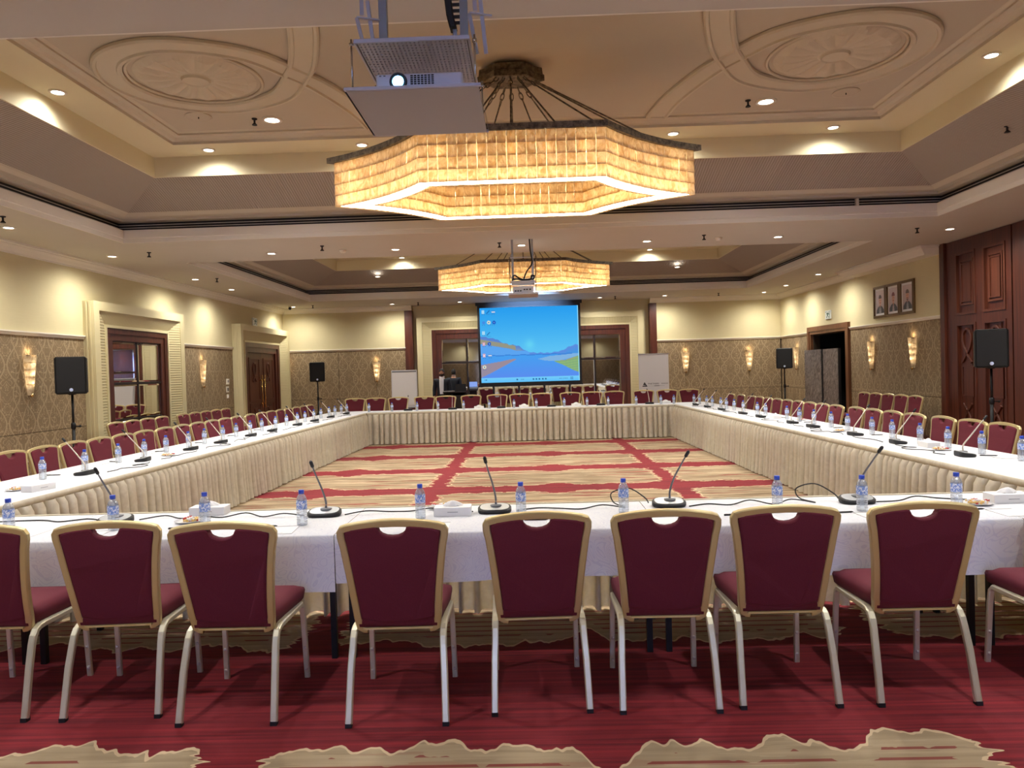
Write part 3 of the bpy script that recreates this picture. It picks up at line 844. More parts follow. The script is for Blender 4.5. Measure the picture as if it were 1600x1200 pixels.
b = MB(); b.lathe([(0.05, 0), (0.05, -0.03), (0.03, -0.035)], 14); b.build('mount', M['trim'], o)
b = MB(); b.sphere((0, 0, -0.07), 0.045, 12, 8); b.build('dome', M['black'], o)

# ------------------------------------------------------------------ wall sconces
def make_sconce():
    root = thing('wall_sconce', 'sconce', 'wall light')
    b = MB(); b.box((-0.05, -0.012, -0.27), (0.05, 0.0, 0.27)); b.build('back_plate', M['brass'], root)
    H = [0.30, 0.19, 0.08, -0.03, -0.14, -0.23, -0.30]
    for k in range(6):
        z1, z0 = H[k], H[k+1] - 0.012
        w1 = 0.132 - 0.0135*k; w0 = w1 - 0.016; d1 = 0.10 - 0.008*k; d0 = d1 - 0.012
        b = MB(); rings = []
        for wq, dq, z in ((w1, d1, z1), (w0, d0, z0)):
            rings.append([(wq*math.sin(t), -0.004 - dq*(0.02 + 0.98*math.cos(t)), z) for t in [(-PI/2 + PI*j/8) for j in range(9)]])
        inner = [[(p[0]*0.9, p[1]*0.9 - 0.001, p[2]) for p in r] for r in rings]
        b.loft([inner[0], rings[0], rings[1], inner[1]], False, False, False, closed=False)
        b.build('shade_tile', M['tile'], root)
    b = MB(); b.lathe([(0.012, -0.34), (0.03, -0.315), (0.012, -0.29)], 10, c=(0, -0.04, 0)); b.build('finial', M['brass'], root)
    b = MB(); b.box((-0.115, -0.085, 0.285), (0.115, -0.01, 0.295)); b.build('top_rail', M['patina'], root)
    return Proto(root)
sconce = make_sconce()
for loc, rz, t in (((XL+0.002, 11.02, 1.79), PI/2, 'left of the near left loudspeaker'), ((XL+0.002, 16.96, 1.79), PI/2, 'between mirrored doorway and double door'), ((XL+0.002, 22.64, 1.77), PI/2, 'tucked in the far left corner past double door'),
                   ((-4.71, YB-0.002, 1.75), 0, 'on back wall above the flip chart side'), ((4.83, YB-0.002, 1.76), 0, 'on back wall beside the roll-up banner'), ((6.77, YB-0.002, 1.76), 0, 'on back wall beside the far right loudspeaker'),
                   ((XR-0.002, 21.4, 1.77), -PI/2, 'on right wall behind the far right loudspeaker'), ((XR-0.002, 16.77, 1.76), -PI/2, 'below portraits, nearer to the dark doorway'), ((XR-0.002, 14.98, 1.77), -PI/2, 'below portraits, nearer to the carved partition')):
    o = sconce.place(loc, rz, 'tapered glowing wall sconce ' + t, 'tapered wall sconces')
    light('sconce_glow', L_SCONCE, (0, -0.05, 0.36), o)
    for z in (0.17, 0.02, -0.13): light('sconce_lamp', L_SHADE, (0, -0.045, z), o)

# ------------------------------------------------------------------ chandeliers
def chand_path(off):      # plan outline, near left corner first, going right; off shrinks it inwards
    hw, hd, tip = 0.87 - off*0.62, 0.86 - off, 1.87 - off*2.6
    def side(x0, y0, x1, y1, n):   # concave run from (x0,y0) to (x1,y1), steep in y at the face corner
        out = []
        for k in range(n):
            t = k/n
            cx, cyy = x0 + (x1-x0)*0.40, y0 + (y1-y0)*0.66
            out.append(((1-t)**2*x0 + 2*t*(1-t)*cx + t*t*x1, (1-t)**2*y0 + 2*t*(1-t)*cyy + t*t*y1))
        return out
    p = []
    segs = [((-hw, -hd), (hw, -hd), None), ((hw, -hd), (tip, 0), 's'), ((tip, 0), (hw, hd), 'r'), ((hw, hd), (-hw, hd), None), ((-hw, hd), (-tip, 0), 's'), ((-tip, 0), (-hw, -hd), 'r')]
    out = []
    for a, c, k in segs:
        if k is None: out.append([a, c])
        elif k == 's': out.append(side(*a, *c, 24) + [c])
        else: out.append((side(*c, *a, 24) + [a])[::-1])
    return out
def resample(pl, n):
    P = [Vector((x, y)) for x, y in pl]; L = [0]
    for a, c in zip(P, P[1:]): L.append(L[-1] + (c-a).length)
    out = []
    for k in range(n+1):
        d = L[-1]*k/n; i = 0
        while i < len(P)-2 and L[i+1] < d: i += 1
        t = (d-L[i])/max(1e-9, L[i+1]-L[i]); out.append(P[i].lerp(P[i+1], t))
    return out
def chandelier(loc, label, single):
    root = thing('chandelier', label, 'chandelier', loc, 0, 'tiled ring chandeliers')
    z0, z1, rows = 0.0, 0.455, 4
    hh = (z1 - z0)/rows
    stuff = MB()
    for shell, off in ((0, 0.0), (1, 0.16)):
        for si, seg in enumerate(chand_path(off)):
            straight = si in (0, 3)
            ncol = (19 if straight else 13) if shell == 0 else (16 if straight else 10)
            pts = resample(seg, ncol)
            for k in range(ncol):
                a, c = pts[k], pts[k+1]; t = (c-a); t.normalize(); nrm = Vector((t.y, -t.x)) * (1 if shell == 0 else -1)
                for r in range(rows):
                    g = 0.0032; th = 0.007
                    zb, zt = z0 + hh*r + 0.001, z0 + hh*(r+1) + 0.012
                    show = single and ((shell == 0 and si in (0, 1, 5)) or (shell == 1 and si == 3 ))
                    b = MB() if show else stuff
                    q0, q1 = a + t*g, c - t*g
                    lo, hi = nrm*0.009, nrm*0.0
                    b.loft([[(q0.x+lo.x, q0.y+lo.y, zb), (q1.x+lo.x, q1.y+lo.y, zb), (q1.x+lo.x-nrm.x*th, q1.y+lo.y-nrm.y*th, zb), (q0.x+lo.x-nrm.x*th, q0.y+lo.y-nrm.y*th, zb)],
                            [(q0.x+hi.x, q0.y+hi.y, zt), (q1.x+hi.x, q1.y+hi.y, zt), (q1.x+hi.x-nrm.x*th, q1.y+hi.y-nrm.y*th, zt), (q0.x+hi.x-nrm.x*th, q0.y+hi.y-nrm.y*th, zt)]], True, True)
                    if show: b.build('stone_tile', M['tile'], root)
    tag(stuff.build('stone_tiles', M['tile'], root), kind='stuff')
    # lit ribbon under the ring and metal lid above it
    o_, i_ = [], []
    for seg_o, seg_i in zip(chand_path(0.022), chand_path(0.138)):
        o_ += resample(seg_o, 12)[:-1]; i_ += resample(seg_i, 12)[:-1]
    b = MB(); b.loft([[(p.x, p.y, 0.006) for p in o_], [(p.x, p.y, 0.006) for p in i_]]); b.build('lit_ribbon', M['diffuser'], root)
    o_, i_ = [], []
    for seg_o, seg_i in zip(chand_path(-0.03), chand_path(0.19)):
        o_ += resample(seg_o, 14)[:-1]; i_ += resample(seg_i, 14)[:-1]
    b = MB(); A = [[(p.x, p.y, z) for p in q] for q, z in ((o_, 0.455), (o_, 0.512), (i_, 0.512), (i_, 0.455))]
    b.loft(A + [A[0]]); b.build('top_frame', M['patina'], root)
    # canopy: same outline, small and flat
    can = MB(); rings = []
    for sc, z in ((0.174, 1.365), (0.178, 1.30), (0.187, 1.29), (0.187, 1.23), (0.174, 1.225)):
        pts = []
        for seg in chand_path(0.0): pts += resample(seg, 8)[:-1]
        rings.append([(p.x*sc, p.y*sc*1.15, z) for p in pts])
    can.loft(rings, True, True)
    cap = can.build('canopy', M['patina'], root)
    ends = [(-0.80, -0.80), (0.0, -0.83), (0.80, -0.80), (1.55, -0.06), (1.55, 0.06), (0.80, 0.80), (0.0, 0.83), (-0.80, 0.80), (-1.55, 0.0), (-0.40, 0.83), (0.42, 0.83), (-0.4, -0.83), (0.42, -0.83)]
    for ex, ey in ends:
        sx, sy = ex*0.16, ey*0.16
        A = Vector((sx, sy, 1.225)); E = Vector((ex, ey, 0.51)); d = (E-A).normalized()
        b = MB(); b.tube([A + d*0.20, E], 0.0085, 6)
        rod = b.build('suspension_rod', M['patina'], root)
        b = MB()
        for k in range(3):
            c = A + d*(0.035 + 0.07*k); u = d.cross(Vector((0, 0, 1)) if k % 2 else Vector((1, 0, 0.3))).normalized()
            b.tube([tuple(c + d*(0.045*math.cos(2*PI*j/10)) + u*(0.02*math.sin(2*PI*j/10))) for j in range(10)], 0.006, 5, closed=True, up=(0.3, 0.2, 1))
        b.build('chain_links', M['patina'], rod)
    # lamps inside the ring
    for seg in chand_path(0.05):
        L = sum(((Vector(a)-Vector(c)).length for a, c in zip(seg, seg[1:])))
        n = max(2, round(L/0.34))
        pts = resample(seg, n)
        for a, c in zip(pts, pts[1:]):
            q = (a+c)/2
            light('bulb_glow', L_BULB, (q.x, q.y, 0.285), root)
    return root
chandelier((-0.10, 7.69, 3.405), 'large near chandelier, six-sided ring of glowing stone tiles', True)
chandelier((-0.05, 16.1, 3.43), 'far chandelier behind the projector above the screen', False)

# ------------------------------------------------------------------ near projector on its ceiling lift
lift = thing('projector_lift', 'near pale metal projector lift hanging over the camera side tables', 'projector lift', (-0.508, 3.83, 2.978), 0, 'projector lifts')
b = MB(); b.box((-0.312, -0.36, 0.0), (0.312, 0.30, 0.012)); b.build('ceiling_board', M['board_grey'], lift)
b = MB()
for a, c in (((-0.322, -0.37, 0.002), (0.322, -0.355, 0.016)), ((-0.322, 0.30, 0.002), (0.322, 0.312, 0.016)), ((-0.322, -0.355, 0.002), (-0.322, 0.30, 0.016)), ((0.322, -0.355, 0.002), (0.322, 0.30, 0.016))): b.box(a, c)
b.build('edge_strip', M['pgrey'], lift)
def perforated(b, x0, x1, y0, y1, z0, z1, nx, ny):
    dx, dy = (x1-x0)/nx, (y1-y0)/ny
    for i in range(nx):
        for j in range(ny):
            cx, cyy = x0 + dx*(i+0.5), y0 + dy*(j+0.5); h = 0.22
            o = [(cx-dx/2, cyy-dy/2), (cx+dx/2, cyy-dy/2), (cx+dx/2, cyy+dy/2), (cx-dx/2, cyy+dy/2)]
            n = [(cx-dx*h, cyy-dy*h), (cx+dx*h, cyy-dy*h), (cx+dx*h, cyy+dy*h), (cx-dx*h, cyy+dy*h)]
            for k in range(4): b.poly([(*o[k], z0), (*o[(k+1)%4], z0), (*n[(k+1)%4], z0), (*n[k], z0)])
            for k in range(4): b.poly([(*n[k], z0), (*n[(k+1)%4], z0), (*n[(k+1)%4], z1), (*n[k], z1)])
b = MB(); perforated(b, -0.26, 0.26, -0.33, 0.30, 0.236, 0.242, 26, 22); b.cur = 1
b.box((-0.262, -0.332, 0.242), (0.262, 0.302, 0.250)); b.cur = 0
b.box((-0.272, -0.345, 0.232), (0.272, -0.33, 0.250)); b.box((-0.275, -0.34, 0.232), (-0.265, 0.31, 0.250)); b.box((0.265, -0.34, 0.232), (0.275, 0.31, 0.250)); b.box((-0.272, 0.30, 0.232), (0.272, 0.315, 0.250))
b.build('perforated_tray', [M['pgrey'], M['black']], lift)
for sx in (-1, 1):
    for y in (-0.30, 0.27):
        b = MB(); b.tube([(sx*0.295, y, 0.016), (sx*0.295, y, 0.27)], 0.005, 6)
        b.lathe([(0.012, 0.235), (0.012, 0.25)], 8, c=(sx*0.295, y, 0)); b.build('hanger_rod', M['steel'], lift)
    b = MB(); x = -0.17 if sx < 0 else 0.235
    b.box((x-0.02, -0.14, 0.262), (x+0.02, -0.10, 0.758)); b.build('lift_column', M['tube'], lift)
    ax = -0.285 if sx < 0 else 0.275
    for (p, q) in (((ax+0.02, -0.10, 0.262), (ax-0.01, -0.16, 0.44)), ((ax+0.065, -0.10, 0.262), (ax+0.045, -0.16, 0.52)), ((ax-0.01, -0.16, 0.44), (ax+0.10, -0.14, 0.43)), ((ax+0.02, -0.18, 0.44), (ax+0.01, -0.12, 0.756))):
        b = MB(); b.tube([p, q], 0.01, 6, rect=(0.020, 0.008)); b.build('scissor_arm', M['pgrey'], lift)
b = MB(); b.tube([(0.145, -0.10, 0.756), (0.15, -0.10, 0.60), (0.165, -0.10, 0.45), (0.18, -0.10, 0.39)], 0.02, 6, rect=(0.035, 0.07), up=(0, 1, 0))
for k in range(12): b.box((0.118+0.004*k, -0.125, 0.735-0.03*k), (0.182+0.004*k, -0.117, 0.750-0.03*k))
chain = b.build('cable_chain', M['black'], lift)
b = MB(); b.tube([(0.18, -0.10, 0.39), (0.185, -0.10, 0.262)], 0.006, 6); b.tube([(0.19, -0.10, 0.39), (0.20, -0.10, 0.262)], 0.006, 6); b.build('cable', M['pwhite'], lift)

proj = thing('projector', 'white projector with glowing blue lens on the near lift', 'projector', (-0.508, 3.83, 2.991))
b = MB(); b.rbox((-0.175, -0.33, 0.0), (0.235, 0.0, 0.074), 0.008)
for x in (-0.14, 0.18):
    for y in (-0.30, -0.03): b.lathe([(0.012, 0.0), (0.012, 0.004)], 8, c=(x, y, 0))
b.build('body', M['pwhite'], proj)
b = MB(); b.lathe([(0.040, -0.340), (0.044, -0.326)], 24, c=(-0.07, 0, 0.036), ax=1); lens = b.build('lens_surround', M['black'], proj)
b = MB(); b.lathe([(0.012, -0.350), (0.024, -0.347), (0.028, -0.338)], 20, c=(-0.07, 0, 0.034), ax=1); b.build('lens', M['beam'], lens)
b = MB()
for i in range(7):
    for j in range(6): b.box((-0.012 + i*0.0165, -0.3325, 0.011 + j*0.0095), (0.000 + i*0.0165, -0.329, 0.017 + j*0.0095))
b.build('front_vent', M['black'], proj)
b = MB(); b.box((-0.16, -0.332, 0.062), (-0.15, -0.329, 0.067)); b.box((-0.14, -0.332, 0.062), (-0.13, -0.329, 0.067)); b.build('button', M['grey'], proj)
light('projector_glow', L_PROJ, (-0.07, -0.37, 0.034), proj, (0, -1, -0.12))

# screen behind the camera that the near projector shines on
rs = thing('projection_screen', 'white projection screen on the wall behind the camera', 'screen', (-0.2, YN + 0.12, 1.9))
b = MB(); b.box((-1.9, -0.01, -1.3), (1.9, 0.0, 1.4)); b.build('fabric', M['screen_w'], rs)
b = MB()
b.box((-1.95, -0.05, 1.4), (1.95, 0.03, 1.52)); b.build('roller_case', M['pgrey'], rs)

# far projector seen from behind
lift2 = thing('projector_lift', 'far projector lift hanging in front of the far chandelier', 'projector lift', (-0.05, 11.9, 2.84), 0, 'projector lifts')
b = MB(); b.box((-0.235, -0.30, 0.0), (0.235, 0.30, 0.016)); b.build('ceiling_board', M['board_grey'], lift2)
b = MB(); b.box((-0.24, -0.31, -0.004), (0.24, -0.298, 0.024)); b.build('edge_strip', M['pgrey'], lift2)
b = MB(); b.box((-0.19, -0.25, 0.20), (0.19, 0.25, 0.21)); b.box((-0.195, -0.26, 0.17), (0.195, -0.25, 0.215)); b.build('carrier_tray', M['pgrey'], lift2)
for sx in (-1, 1):
    b = MB(); b.tube([(sx*0.205, -0.2, 0.016), (sx*0.205, -0.2, 0.60)], 0.006, 6); b.build('hanger_rod', M['black'], lift2)
    b = MB(); b.box((sx*0.16-0.017, -0.06, 0.21), (sx*0.16+0.017, -0.02, 0.898)); b.build('lift_column', M['tube'], lift2)
    for z in (0.25, 0.45):
        b = MB(); b.tube([(sx*0.17, -0.14, z), (sx*0.215, -0.16, z+0.10), (sx*0.18, -0.14, z+0.2)], 0.006, 6); b.build('scissor_arm', M['pgrey'], lift2)
b = MB(); b.box((-0.20, -0.12, 0.60), (0.20, -0.10, 0.61)); b.build('cross_bar', M['pgrey'], lift2)
b = MB(); b.tube(catmull([(0.12, -0.1, 0.89), (0.13, -0.14, 0.70), (0.15, -0.18, 0.50), (0.06, -0.2, 0.36), (0.01, -0.22, 0.23)], 6), 0.012, 6); b.build('cable_bundle', M['black'], lift2)
b = MB(); b.tube(catmull([(-0.18, -0.2, 0.235), (-0.1, -0.2, 0.25), (0.0, -0.2, 0.23), (0.1, -0.2, 0.235), (0.17, -0.2, 0.25), (0.18, -0.2, 0.29), (0.14, -0.2, 0.30), (0.12, -0.2, 0.25), (0.0, -0.21, 0.24), (-0.07, -0.2, 0.27), (-0.13, -0.2, 0.31), (-0.16, -0.2, 0.27), (-0.12, -0.2, 0.24)], 5), 0.014, 6); b.build('coiled_cable', M['black'], lift2)
p2 = thing('projector', 'far projector seen from behind with its rear sockets', 'projector', (-0.05, 11.9, 2.858))
b = MB(); b.rbox((-0.165, -0.24, 0.0), (0.165, 0.15, 0.11), 0.012); b.build('body', M['pwhite'], p2)
b = MB()
for x in (-0.12, -0.08, -0.04, 0.02, 0.06, 0.11):
    b.box((x-0.014, -0.244, 0.03 + (0.02 if x > 0 else 0)), (x+0.014, -0.239, 0.05 + (0.02 if x > 0 else 0)))
b.build('rear_sockets', M['black'], p2)
b = MB(); b.lathe([(0.03, 0.149), (0.03, 0.165)], 16, c=(0, 0, 0.06), ax=1); b.build('lens', M['black'], p2)
light('projector_glow', L_PROJ2, (0.0, 0.18, 0.06), p2, (0.01, 1.0, 0.0))

# ------------------------------------------------------------------ pictures painted as vertex colours on flat grids
def picture(name, T, s0, s1, z0, z1, n, nu, nv, fn, m_, parent):
    b = MB(T); cols = []
    ids = []
    for j in range(nv+1):
        row = []
        for i in range(nu+1):
            u, v = i/nu, j/nv
            row.append(b.pt((s0 + (s1-s0)*u, n, z1 + (z0-z1)*v))); cols.append(fn(u, v))
        ids.append(row)
    for j in range(nv):
        for i in range(nu): b.face((ids[j][i], ids[j+1][i], ids[j+1][i+1], ids[j][i+1]))
    me = b.mesh(name, M[m_])
    at = me.color_attributes.new('Col', 'FLOAT_COLOR', 'POINT')
    flat = []
    for c in cols: flat += [*S(*c), 1.0]
    at.data.foreach_set('color', flat)
    o = bpy.data.objects.new(name, me); COL.objects.link(o); o.parent = parent
    return o
def lerp(a, c, t):
    t = max(0, min(1, t)); return tuple(x + (y-x)*t for x, y in zip(a, c))
def pl(pts, u):
    for (a, va), (c, vc) in zip(pts, pts[1:]):
        if u <= c: return va + (vc-va)*(u-a)/(c-a)
    return pts[-1][1]
def desk(u, v):
    if u > 0.992: return (150, 225, 255)
    if v > 0.935:
        c = lerp((118, 206, 250), (98, 190, 246), (v-0.935)/0.06)
        for x in (0.365, 0.53, 0.56, 0.59, 0.625, 0.655):
            if abs(u-x) < 0.008 and abs(v-0.967) < 0.013: c = (36, 92, 150)
        for x0, x1, y in ((0.03, 0.06, 0.965), (0.40, 0.44, 0.967), (0.785, 0.88, 0.967), (0.90, 0.935, 0.957), (0.90, 0.935, 0.977), (0.95, 0.955, 0.967), (0.972, 0.982, 0.967)):
            if x0 < u < x1 and abs(v-y) < 0.006 and (int(u*160) % 3): c = (52, 112, 170)
        return c
    c = lerp((40, 156, 238), (92, 194, 244), v/0.58)
    g = math.exp(-(((u-0.50)/0.045)**2 + ((v-0.505)/0.065)**2)); c = lerp(c, (104, 214, 244), g*0.8)
    lm = pl([(0, .375), (.17, .42), (.2, .455), (.3, .50), (.38, .51), (.42, .55), (.48, .60), (.55, .615), (.7, .622), (.82, .60), (.92, .535), (1, .515)], u) + 0.006*math.sin(u*90)
    shore = 0.635 + 0.004*math.sin(u*40)
    if v > lm and v < shore:
        if u < 0.5:
            k = (v-lm)/max(0.01, shore-lm)
            c = lerp((86, 128, 210), (120, 150, 190), k*2)
            t = pl([(0, .43), (.3, .505), (.36, .53)], u)
            if u < 0.36 and t - 0.012 < v < t + 0.045: c = (150, 150, 132)
            if v > t + 0.05: c = (92, 164, 240)
        else: c = lerp((96, 140, 222), (70, 150, 226), (v-lm)/0.1)
    if v >= shore:
        c = lerp((70, 160, 240), (90, 142, 238), (v-0.63)/0.3)
        if abs(v-shore) < 0.012: c = (58, 128, 214)
        t = pl([(0, .76), (.2, .72), (.3, .695), (.36, .69)], u); t2 = pl([(0, .93), (.12, .86), (.25, .77), (.36, .70)], u)
        if u < 0.36 and t < v < t2: c = lerp((150, 140, 160), (158, 140, 150), u*3)
        r0 = pl([(.58, .70), (.7, .665), (.85, .65), (1, .63)], u); r1 = pl([(.58, .70), (.66, .725), (.78, .735), (.9, .70), (1, .67)], u)
        if u > 0.58 and r0 < v < r1: c = (128, 178, 226)
        g0 = pl([(.74, .735), (.86, .72), (1, .665)], u); g1 = pl([(.74, .735), (.84, .79), (.92, .85), (1, .895)], u)
        if u > 0.74 and g0 < v < g1: c = lerp((168, 158, 110), (142, 182, 120), (v-g0)/0.03) if int((v-g0*0.5)*60) % 2 else (130, 172, 124)
    for x, y, k in ((.035, .055, 0), (.085, .055, 1), (.14, .055, 2), (.04, .195, 3), (.092, .195, 4), (.145, .195, 5), (.035, .335, 0), (.085, .345, 1), (.035, .48, 6), (.092, .48, 5), (.035, .635, 6), (.095, .635, 2), (.035, .79, 4)):
        dx, dy = (u-x), (v-y)*0.76
        if abs(dx) < 0.018 and abs(dy) < 0.018:
            rr = math.hypot(dx, dy)
            if k == 0 and abs(dx) < 0.015: c = (190, 228, 244) if abs(dx) > 0.004 else (120, 190, 240)
            elif k == 1 and abs(dx+dy) < 0.006: c = (30, 74, 150)
            elif k == 2 and abs(dy) < 0.010: c = (228, 240, 250) if abs(dy) < 0.005 else (60, 100, 180)
            elif k == 3 and rr < 0.016: c = (70, 140, 226)
            elif k == 4 and rr < 0.018: c = (236, 232, 200) if rr > 0.008 else (60, 130, 190)
            elif k == 5 and rr < 0.018: c = (28, 84, 190) if rr > 0.006 else (120, 170, 230)
            elif k == 6 and abs(dx) < 0.014: c = (214, 150, 170) if abs(abs(dx)-abs(dy)) > 0.004 else (240, 226, 236)
        if abs(dx) < 0.020 and 0.030 < (v-y) < 0.038 and int(u*300) % 2: c = (60, 110, 170)
    return c
scr = thing('projection_screen', 'lit screen with blue lake desktop hanging over the back mirror', 'screen', (0, 0, 0))
YS = 22.55
TS = lambda s, n, z: (s, YS - n, z)
sx0, sx1, sz0, sz1 = -1.455, 1.555, 1.285, 3.575
picture('picture', TS, sx0, sx1, sz0, sz1, 0.006, 200, 150, desk, 'screen', scr)
b = MB(TS); b.box((sx0-0.07, -0.004, sz0-0.09), (sx1+0.07, 0.004, sz1+0.07)); b.build('black_border', M['black'], scr)
b = MB(TS); b.box((sx0-0.10, -0.02, sz0-0.125), (sx1+0.10, 0.02, sz0-0.09)); b.build('weight_bar', M['black'], scr)
b = MB(TS); b.box((sx0-0.12, -0.06, sz1+0.07), (sx1+0.12, 0.05, ZS)); b.build('roller_case', M['black'], scr)

def portrait(k):
    tie = [(60, 56, 70), (120, 40, 44), (70, 74, 90)][k]; hat = [(64, 44, 40), (120, 52, 46), (70, 58, 56)][k]
    def f(u, v):
        c = lerp((206, 190, 190), (176, 156, 158), v)
        x = u - 0.5
        sh = pl([(0, 1.2), (.06, .85), (.25, .72), (.42, .66), (.58, .66), (.75, .72), (.94, .85), (1, 1.2)], u)
        if v > sh:
            c = (48, 48, 56)
            if abs(x) < (v-0.60)*0.45*(1-(v-0.66)*1.6): c = (228, 226, 230)
            if abs(x) < 0.035 and v > 0.70: c = tie
        if (x/0.075)**2 + ((v-0.62)/0.10)**2 < 1: c = (180, 128, 104)
        if (x/0.155)**2 + ((v-0.45)/0.20)**2 < 1:
            c = (206, 152, 128)
            if abs(abs(x)-0.06) < 0.028 and abs(v-0.42) < 0.014: c = (70, 44, 40)
            if abs(x) < 0.015 and 0.43 < v < 0.50: c = (184, 128, 104)
            if abs(x) < 0.06 and abs(v-0.555) < 0.012: c = (150, 80, 74)
            if k == 2 and v > 0.53 and abs(v-0.56) > 0.014: c = (92, 66, 58)
            if abs(x) < 0.055 and abs(v-0.525) < 0.011: c = (92, 66, 60)
        if (x/0.175)**2 + ((v-0.33)/0.15)**2 < 1 and v < 0.355: c = hat
        return c
    return f
for k, yc in enumerate((16.33, 15.75, 15.17)):
    o = thing('framed_portrait', ['portrait nearest the dark doorway, dark cap, first of three framed on right wall', 'middle one of the three framed portraits, reddish cap', 'portrait nearest the carved partition, bearded sitter, last of three framed'][k], 'picture', (0, 0, 0), 0, 'framed portraits on the right wall')
    b = MB(TR); b.frame(yc-0.285, yc+0.285, 2.56, 3.25, 0.05, 0.001, 0.035); b.frame(yc-0.245, yc+0.245, 2.60, 3.21, 0.012, 0.001, 0.042); b.build('frame', M['goldframe'], o)
    b = MB(TR); b.box((yc-0.24, 0.001, 2.605), (yc+0.24, 0.012, 3.205)); b.build('mount', M['paper'], o)
    picture('print', TR, yc+0.185, yc-0.185, 2.66, 3.155, 0.014, 60, 84, portrait(k), 'picture', o)

# ------------------------------------------------------------------ wall fittings
def run_sign(T, s, z, label, flipd):
    o = thing('exit_sign', label, 'sign')
    b = MB(T); b.box((s-0.16, 0.0, z-0.11), (s+0.16, 0.03, z+0.11)); b.build('plate', M['signw'], o)
    b = MB(T); f = flipd
    def q(pts): b.loft([[(s + f*a, 0.03, z + c) for a, c in pts], [(s + f*a, 0.033, z + c) for a, c in pts]], True, True)
    q([(.03, .075), (.06, .075), (.06, .05), (.03, .05)])        # head
    q([(-.03, .045), (.05, .045), (.02, -.02), (-.02, -.02)])                               # torso
    q([(.0, -.02), (.02, -.02), (.07, -.05), (.06, -.085), (.04, -.05)]); q([(-.02, -.02), (.0, -.02), (-.06, -.08), (-.09, -.075)])  # legs
    q([(.05, .045), (.10, .01), (.09, -.005), (.035, .02)]); q([(-.03, .045), (-.08, .03), (-.08, .015), (-.02, .025)])
    q([(-.14, .08), (-.05, .08), (-.05, .065), (-.14, .065)]); q([(.115, .09), (.135, .09), (.135, -.09), (.115, -.09)])
    b.build('running_figure', M['signg'], o)
run_sign(TR, 19.13, 2.84, 'white and green exit sign above the dark right doorway', -1)
run_sign(TL, 20.35, 3.20, 'pale green exit sign above the left double door', 1)
o = thing('switch_plate', 'white thermostat plate, topmost of three beside the double door', 'switch')
b = MB(TL); b.rbox((18.30, 0.0, 1.50), (18.44, 0.03, 1.64), 0.005); b.build('plate', M['trim'], o)
b = MB(TL); b.box((18.33, 0.03, 1.55), (18.40, 0.033, 1.61)); b.build('display', M['grey'], o)
o = thing('switch_plate', 'white switch with dark rocker, middle of three beside double door', 'switch')
b = MB(TL); b.rbox((18.29, 0.0, 1.30), (18.43, 0.02, 1.45), 0.005); b.build('plate', M['trim'], o)
b = MB(TL); b.box((18.33, 0.02, 1.335), (18.39, 0.026, 1.415)); b.build('rocker', M['black'], o)
o = thing('switch_plate', 'small white switch, lowest of three beside the double door', 'switch')
b = MB(TL); b.rbox((18.31, 0.0, 1.15), (18.41, 0.02, 1.25), 0.005); b.build('plate', M['trim'], o)
b = MB(TL); b.box((18.34, 0.02, 1.175), (18.38, 0.026, 1.225)); b.build('rocker', M['paper'], o)
o = thing('wall_socket', 'white double socket with plug low on left wall', 'socket')
b = MB(TL); b.rbox((10.83, 0.0, 0.47), (10.99, 0.015, 0.56), 0.005); b.build('plate', M['trim'], o)
b = MB(TL); b.rbox((10.92, 0.015, 0.485), (10.97, 0.06, 0.54), 0.008); plug = b.build('plug', M['black'], o)
b = MB(TL); b.tube(catmull([(10.945, 0.05, 0.485), (10.95, 0.06, 0.40), (10.96, 0.04, 0.30), (10.99, 0.05, 0.15)], 5), 0.006, 6); b.build('flex', M['candy_y'], plug)

# folding marble-faced screen standing in the right doorway
o = thing('room_divider', 'grey marble folding screen standing in the dark right doorway', 'divider')
for a, c, n0 in ((18.28, 19.22, 0.10), (19.28, 20.40, 0.13)):
    b = MB(TR); b.box((a, n0, 0.03), (c, n0+0.04, 1.96)); b.build('divider_panel', M['marble'], o)
b = MB(TR); b.box((19.22, 0.10, 0.0), (19.28, 0.16, 1.96)); b.box((18.24, 0.09, 0), (18.28, 0.15, 1.96)); b.build('edge_profile', M['black'], o)

